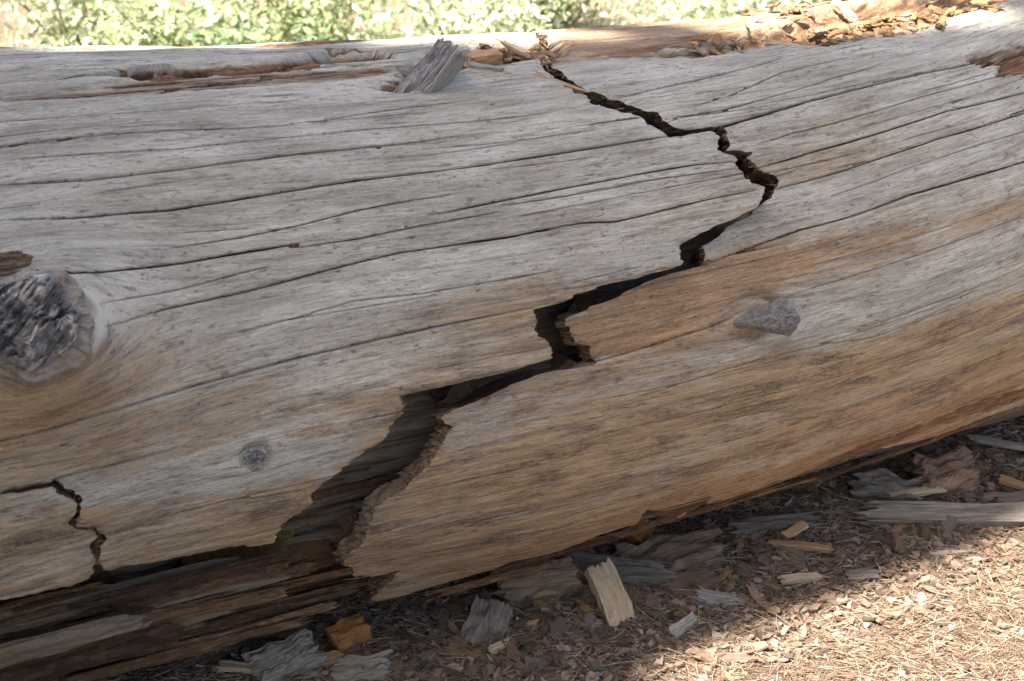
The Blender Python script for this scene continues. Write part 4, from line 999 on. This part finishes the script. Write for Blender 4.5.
# ------------------------------------------------------------------ litter too small to count
M_NEED = mat_tint('dry_needle'); M_FLK = mat_tint('litter_flake')
def scatter_xy(n, seed):
    r = np.random.default_rng(seed)
    out = []
    while sum(len(o) for o in out) < n:
        x = r.uniform(-1.15, 1.75, n); y = r.uniform(1.85, 3.75, n)
        yl = LY0 + LA * x + LB * x * x
        perp = (yl - y) / 1.1
        d = y * CP + CAMH * SP; px = 512 + FPX * x / d
        ok = (perp > 0.05) & (px > -60) & (px < 1084)
        out.append(np.stack([x[ok], y[ok]], -1))
    return np.concatenate(out)[:n], r
NEEDC = np.array([[0.32, 0.22, 0.145], [0.43, 0.325, 0.225], [0.25, 0.165, 0.11], [0.52, 0.42, 0.31], [0.17, 0.112, 0.075]])
def needles(n):
    xy, r = scatter_xy(n, 5)
    ang = r.normal(0.15, 0.75, n); L = r.uniform(0.025, 0.085, n); rad = r.uniform(0.00045, 0.0009, n); bend = r.normal(0, 0.15, n)
    lift = r.uniform(0.001, 0.016, n) * r.random(n); pit = r.normal(0, 0.12, n)
    nseg, ns = 4, 3
    V = np.zeros((n, nseg, ns, 3)); a = np.arange(ns) * 2 * np.pi / ns
    for k in range(nseg):
        t = k / (nseg - 1) - .5
        dx = np.cos(ang + bend * t * 2) ; dy = np.sin(ang + bend * t * 2)
        cx = xy[:, 0] + dx * L * t; cy = xy[:, 1] + dy * L * t
        cz = gz(cx, cy) * 0.5 + gz(xy[:, 0], xy[:, 1]) * 0.5 + lift + 0.002 + pit * L * t
        rr = rad * (0.5 if k in (0, nseg-1) else 1)
        for m in range(ns):
            V[:, k, m, 0] = cx - dy * rr * math.cos(a[m]); V[:, k, m, 1] = cy + dx * rr * math.cos(a[m]); V[:, k, m, 2] = cz + rr * math.sin(a[m])
    b = np.arange(n)[:, None] * (nseg * ns); f = []
    for k in range(nseg - 1):
        for m in range(ns):
            m2 = (m + 1) % ns; f.append(b + np.array([k*ns+m, k*ns+m2, (k+1)*ns+m2, (k+1)*ns+m])[None])
    f = np.concatenate(f)
    c = NEEDC[r.integers(0, 5, n)] * r.uniform(0.7, 1.25, (n, 1)); c = np.concatenate([c, np.ones((n, 1))], 1)
    return new_mesh('needle_litter', V.reshape(-1, 3), f, M_NEED, True, None, np.repeat(c, nseg * ns, 0))
link('needle_litter', needles(18500), label='dry brown pine needles covering the ground', cat='pine needles', kind='stuff')
FLKC = np.array([[0.18, 0.125, 0.085], [0.28, 0.20, 0.135], [0.23, 0.185, 0.145], [0.31, 0.23, 0.165], [0.10, 0.068, 0.048], [0.29, 0.195, 0.13], [0.21, 0.135, 0.095], [0.27, 0.215, 0.165]])
def flakes(n, shade=False):
    xy, r = scatter_xy(n, 9 + shade); k = 6
    if shade:
        pp = (LY0 + LA * xy[:, 0] + LB * xy[:, 0]**2 - xy[:, 1]) / 1.1; xy = xy[(pp > 0.18) & (pp < 0.62 + 0.12 * r.random(n))]; n = len(xy)
    L = 0.005 + 0.017 * r.random(n)**2 if shade else 0.002 + 0.012 * r.random(n)**4.5; asp = r.uniform(0.25, 0.8, n); ang = r.uniform(0, 6.28, n); th = L * r.uniform(0.06, 0.22, n)
    a = np.sort(r.random((n, k)), 1) * 0.6 * 2 * np.pi / 1 + np.arange(k) * 2 * np.pi / k * 0.4
    rad = r.uniform(0.6, 1.15, (n, k))
    lx = np.cos(a) * rad * L[:, None]; ly = np.sin(a) * rad * (L * asp)[:, None]
    ca, sa = np.cos(ang)[:, None], np.sin(ang)[:, None]
    x = lx * ca - ly * sa; y = lx * sa + ly * ca
    tx = r.normal(0, 0.28, n)[:, None]; ty = r.normal(-0.05, 0.28, n)[:, None]
    z = x * tx + y * ty + (gz(xy[:, 0], xy[:, 1]) + r.uniform(0.0, 0.010, n))[:, None] + r.normal(0, 0.08, (n, k)) * L[:, None]
    X = x + xy[:, :1]; Y = y + xy[:, 1:]
    V = np.stack([np.concatenate([X, X], 1), np.concatenate([Y, Y], 1), np.concatenate([z + th[:, None], z - th[:, None]], 1)], -1)
    b = np.arange(n)[:, None] * (2 * k); f = [b + np.array([0, 1, 2, 3])[None], b + np.array([0, 3, 4, 5])[None]]
    for m in range(k):
        m2 = (m + 1) % k; f.append(b + np.array([m, k + m, k + m2, m2])[None])
    c = FLKC[r.integers(0, 8, n) if not shade else np.array([0, 0, 2, 4, 6, 6, 5, 7])[r.integers(0, 8, n)]] * (r.uniform(0.7, 1.3, (n, 1)) if not shade else r.uniform(0.6, 1.3, (n, 1))); c = np.concatenate([c, np.ones((n, 1))], 1)
    return new_mesh('litter_flakes', V.reshape(-1, 3), np.concatenate(f), M_FLK, False, None, np.repeat(c, 2 * k, 0))
link('litter_flakes', flakes(17500), label='fine crumbs of bark and wood covering the ground', cat='wood crumbs', kind='stuff')
link('bark_litter', flakes(12000, True), label='layer of small bark bits along the shaded foot of the log', cat='bark bits', kind='stuff')
print('litter', round(time.time() - T00, 1))

# ------------------------------------------------------------------ a tuft of grass growing in the break
def tuft():
    h = hitm([(287, 541)], -0.05)[0]; p = surf(np.array(h[0]), np.array(h[1]), -0.06)
    vs, fs = [], []
    r = np.random.default_rng(3)
    for k in range(26):
        a = r.uniform(0, 6.28); L = r.uniform(0.022, 0.048); w = 0.0011; base = np.array([r.normal() * .006, r.normal() * .004, 0])
        d = np.array([math.cos(a) * .4, -abs(math.sin(a)) * .5 - .1, 1.0]); d /= np.linalg.norm(d); sd_ = np.cross(d, [0, 1, 0.2]); sd_ /= np.linalg.norm(sd_)
        n0 = len(vs)
        for t in (0, .35, .7, 1):
            c = base + d * L * t + np.array([0, -0.3, -0.5]) * L * t * t * .5; ww = w * (1 - t) + 0.0002
            vs += [c - sd_ * ww, c + sd_ * ww]
        for m in range(3): fs.append((n0 + 2*m, n0 + 2*m + 1, n0 + 2*m + 3, n0 + 2*m + 2))
    t = NT('grass_blade'); t.done((0.10, 0.14, 0.035, 1))
    o = link('grass_tuft', new_mesh('grass_tuft', np.array(vs), np.array(fs), t.m, True), None, 'small green grass tuft growing in the open fracture', 'grass'); o.location = p
tuft()

# ------------------------------------------------------------------ sunlit shrubs behind the log
def mat_leaf(name, c1, c2):
    t = NT(name); at = t.n('ShaderNodeAttribute', attribute_name='zone')
    c = t.mix(at.outputs['Fac'], c1, c2); t.put(t.b.inputs['Base Color'], c); t.b.inputs['Roughness'].default_value = 0.5
    tr = t.n('ShaderNodeBsdfTranslucent'); t.put(tr.inputs[0], c)
    mx = t.n('ShaderNodeMixShader'); mx.inputs[0].default_value = 0.35
    t.t.links.new(t.b.outputs[0], mx.inputs[1]); t.t.links.new(tr.outputs[0], mx.inputs[2])
    t.t.links.new(mx.outputs[0], t.t.nodes['Material Output'].inputs[0]); return t.m
M_LEAF = [mat_leaf('shrub_leaf_a', (0.20, 0.26, 0.09), (0.54, 0.58, 0.36)), mat_leaf('shrub_leaf_b', (0.06, 0.10, 0.04), (0.28, 0.36, 0.17)), mat_leaf('shrub_leaf_c', (0.28, 0.34, 0.16), (0.66, 0.68, 0.50))]  # paler leaf tones carry the background's overexposed sunlight in their colour
M_STEM = mat_piece('shrub_stem', (0.30, 0.23, 0.16), (0.20, 0.14, 0.10), (0.36, 0.30, 0.23), 0.1)
def shrub(x, y, w, h, nleaf, mat, seed, label):
    r = np.random.default_rng(seed); root = link('shrub', None, None, label, 'shrub', 'sunlit shrubs behind the log'); z0 = float(gz(x, y)); root.location = (x, y, z0)
    vs, fs = [], []; tips = []
    for k in range(16):
        a = r.uniform(0, 6.28); sp = r.random()**0.6; top = np.array([math.cos(a) * w * sp * .5, math.sin(a) * w * sp * .5, h * r.uniform(.55, 1.0)])
        pts = [np.array([r.normal() * .05, r.normal() * .05, -0.03])]; mid = top * 0.5 + r.normal(size=3) * 0.05; pts += [mid, top]
        for q_, (p0, p1, ra, rb) in enumerate(((pts[0], pts[1], .010, .006), (pts[1], pts[2], .006, .002))):
            d = p1 - p0; u = np.cross(d, [0.3, 1, 0.2]); u /= np.linalg.norm(u); v = np.cross(d, u); v /= np.linalg.norm(v); n0 = len(vs)
            for c, rr in ((p0, ra), (p1, rb)):
                for m in range(5): vs.append(c + rr * (u * math.cos(m * 1.2566) + v * math.sin(m * 1.2566)))
            for m in range(5): fs.append((n0 + m, n0 + (m+1) % 5, n0 + 5 + (m+1) % 5, n0 + 5 + m))
        tips.append(pts)
    link('stem', new_mesh('stem', np.array(vs), np.array(fs), M_STEM, True), root)
    c = []
    for k in range(nleaf):
        pts = tips[int(r.integers(len(tips)))]; t = r.random()**0.6
        p = pts[0] + (pts[1] - pts[0]) * min(1, 2 * t) + (pts[2] - pts[1]) * max(0, 2 * t - 1)
        c.append(p + r.normal(size=3) * np.array([.085, .085, .07]) * (0.5 + w * .5))
    c = np.array(c); c[:, 2] = np.maximum(c[:, 2], 0.02)
    L = r.uniform(0.010, 0.040, nleaf) * r.uniform(0.6, 1.1, nleaf); nn = r.normal(size=(nleaf, 3)) + np.array([0, -0.2, 0.9]); nn /= np.linalg.norm(nn, axis=1)[:, None]
    t = np.cross(nn, r.normal(size=(nleaf, 3))); t /= np.linalg.norm(t, axis=1)[:, None]; b = np.cross(nn, t)
    prof = [(-1, 0, 0), (-.35, .42, .06), (.35, .38, .06), (1, 0, -.1), (.35, -.38, .06), (-.35, -.42, .06)]
    V = np.stack([c + L[:, None] * (t * px + b * py + nn * pz) for px, py, pz in prof], 1)
    f = (np.arange(nleaf)[:, None] * 6)[:, None] + np.array([[0, 1, 2, 3], [0, 3, 4, 5]])[None]
    tone = np.repeat(r.random(nleaf), 6); 
    link('foliage', new_mesh('foliage', V.reshape(-1, 3), f.reshape(-1, 4), mat, False, None, np.stack([tone, tone, tone, np.ones_like(tone)], -1)), root)
SH = [(-2.15, 5.3, .9, .50, 1, 'leafy green shrub behind the log at the far left'), (-1.45, 6.2, 1.0, .70, 0, 'bright yellow-green shrub second from left behind the log'),
      (-0.80, 5.7, .9, .55, 1, 'dark green shrub behind the left part of the crest'), (-0.15, 6.6, 1.1, .70, 2, 'pale green shrub behind the rotten furrow'),
      (0.40, 5.8, .8, .50, 1, 'green shrub behind the grey stub'), (0.95, 6.9, 1.1, .70, 2, 'pale shrub behind the upper end of the fracture'),
      (-1.05, 7.6, 1.4, .95, 0, 'tall light green shrub farther back at left'), (0.2, 8.2, 1.4, .95, 0, 'tall light green shrub farther back at centre'),
      (1.55, 7.9, 1.2, .65, 1, 'dark green shrub at the right end of the greenery'), (-2.3, 7.4, 1.4, .95, 2, 'tall pale shrub farther back at far left'),
      (2.3, 9.3, 1.5, .9, 1, 'far green shrub above the sunlit crest at right')]
for k, (x, y, w, h, m, lb) in enumerate(SH): shrub(x, y, w, h, 3600, M_LEAF[m], 600 + k, lb)

# dry grass between the shrubs, paled to put the overexposure into its colour
def grass(n):
    r = np.random.default_rng(77); x = r.uniform(-3.4, 4.2, n); y = r.uniform(4.6, 11.0, n); L = r.uniform(0.05, 0.17, n); a = r.uniform(0, 6.28, n); le = r.uniform(0.1, 0.6, n)
    z = gz(x, y); V = np.zeros((n, 3, 3)); w = 0.0035
    V[:, 0] = np.stack([x - np.sin(a) * w, y + np.cos(a) * w, z], -1); V[:, 1] = np.stack([x + np.sin(a) * w, y - np.cos(a) * w, z], -1)
    V[:, 2] = np.stack([x + np.cos(a) * L * le, y + np.sin(a) * L * le, z + L], -1)
    tone = np.repeat(r.random(n), 3)
    return new_mesh('dry_grass', V.reshape(-1, 3), np.arange(n * 3).reshape(-1, 3), mat_leaf('dry_grass_blade', (0.34, 0.40, 0.18), (0.62, 0.62, 0.42)), False, None, np.stack([tone] * 3 + [np.ones_like(tone)], -1))
link('dry_grass', grass(16000), label='pale dry grass on the sunlit ground behind the log', cat='grass', kind='stuff')

# ------------------------------------------------------------------ the standing trunk (out of frame) whose shadow lies along the log
def shade_tree():
    Ev = np.array([0.868, 0.496, 0]); Nv = np.array([-0.496, 0.868, 0])
    base = Ev * -3.2 + Nv * (1.886 - 0.03 + 0.935); lean = np.array([0, 0, 1.0]) - (0.21 + 0.0595 + 0.006) * Nv
    hs = np.linspace(-0.3, 15.0, 90); A = np.linspace(0, 2 * np.pi, 72, endpoint=False); Hh, AA = np.meshgrid(hs, A, indexing='ij')
    R = np.maximum(0.01, (1.87 - 0.119 * Hh) / 2); R = R * (1 + 0.025 * noise(AA * 6, Hh * 1.2, 171))
    P = lean[None, None] * Hh[..., None] + np.stack([np.cos(AA) * R, np.sin(AA) * R, 0 * R], -1)
    idx = np.arange(Hh.size).reshape(Hh.shape); nx = np.roll(idx, -1, 1)
    q = np.stack([idx[:-1], nx[:-1], nx[1:], idx[1:]], -1).reshape(-1, 4)
    root = link('unseen_tree', None, None, 'thick leaning dead trunk standing left of the log, out of frame', 'tree'); root.location = base
    link('trunk', new_mesh('trunk', P.reshape(-1, 3), q, M_BARKR, True), root)
    for k in range(6):
        h = 5 + 1.6 * k; a = 2.4 + 0.5 * math.sin(k * 5); p0 = lean * h; d = np.array([math.cos(a), math.sin(a), 0.3]); vs = []
        for t, rr in ((0, .09), (.5, .06), (1.0, .02)):
            c = p0 + d * ((1.87 - .114 * h) / 2 * .9 + t * 0.9)
            for m in range(8): vs.append(c + rr * np.array([-d[1] * math.cos(m * .785), d[0] * math.cos(m * .785), math.sin(m * .785)]))
        fs = [(r_ * 8 + m, r_ * 8 + (m+1) % 8, r_ * 8 + 8 + (m+1) % 8, r_ * 8 + 8 + m) for r_ in range(2) for m in range(8)]
        link('branch_stub', new_mesh('branch_stub', np.array(vs), np.array(fs), M_BARKR, True), root)
shade_tree()
def added_shade_tree(x, y, h0, h1, rad, n, seed, label):  # unseen conifers added to shade the foreground and cut its bounce light
    r = np.random.default_rng(seed); root = link('unseen_tree', None, None, label, 'tree', 'trees added behind the camera'); root.location = (x, y, 0)
    hs = np.linspace(-0.2, h1, 30); A = np.linspace(0, 2 * np.pi, 16, endpoint=False); Hh, AA = np.meshgrid(hs, A, indexing='ij')
    Rr = 0.26 * (1 - Hh / (h1 * 1.03)) + 0.01
    idx = np.arange(Hh.size).reshape(Hh.shape); nx = np.roll(idx, -1, 1)
    link('trunk', new_mesh('trunk', np.stack([np.cos(AA) * Rr, np.sin(AA) * Rr, Hh], -1).reshape(-1, 3), np.stack([idx[:-1], nx[:-1], nx[1:], idx[1:]], -1).reshape(-1, 4), M_BARK, True), root)
    nb = 90; bz = r.uniform(h0, h1, nb); ba = r.uniform(0, 6.28, nb); bl = rad * np.clip((h1 - bz) / (h1 - h0), 0.05, 1) ** 0.8 * r.uniform(0.8, 1.1, nb)
    k = r.integers(0, nb, n); t = r.random(n) ** 0.6
    c = np.stack([np.cos(ba[k]) * bl[k] * t, np.sin(ba[k]) * bl[k] * t, bz[k] - 0.18 * bl[k] * t * t], -1) + r.normal(size=(n, 3)) * 0.12
    L = r.uniform(0.08, 0.16, n); nn = r.normal(size=(n, 3)) + np.array([0, 0, .8]); nn /= np.linalg.norm(nn, axis=1)[:, None]
    tt = np.cross(nn, r.normal(size=(n, 3))); tt /= np.linalg.norm(tt, axis=1)[:, None]; b = np.cross(nn, tt)
    V = np.stack([c - tt * L[:, None], c + b * L[:, None] * .4, c + tt * L[:, None], c - b * L[:, None] * .4], 1)
    tone = np.repeat(r.random(n), 4)
    link('crown', new_mesh('crown', V.reshape(-1, 3), np.arange(4 * n).reshape(-1, 4), M_LEAF[1], False, None, np.stack([tone] * 3 + [np.ones_like(tone)], -1)), root)
added_shade_tree(-3.8, -2.5, 2.2, 9.5, 2.3, 9000, 801, 'unseen dark conifer added behind the camera to the left to shade the ground')
added_shade_tree(-1.6, -2.6, 2.2, 8.6, 2.0, 8000, 802, 'unseen dark conifer added close behind the camera to shade the ground')
bpy.context.view_layer.update()
print('done', round(time.time() - T00, 1))
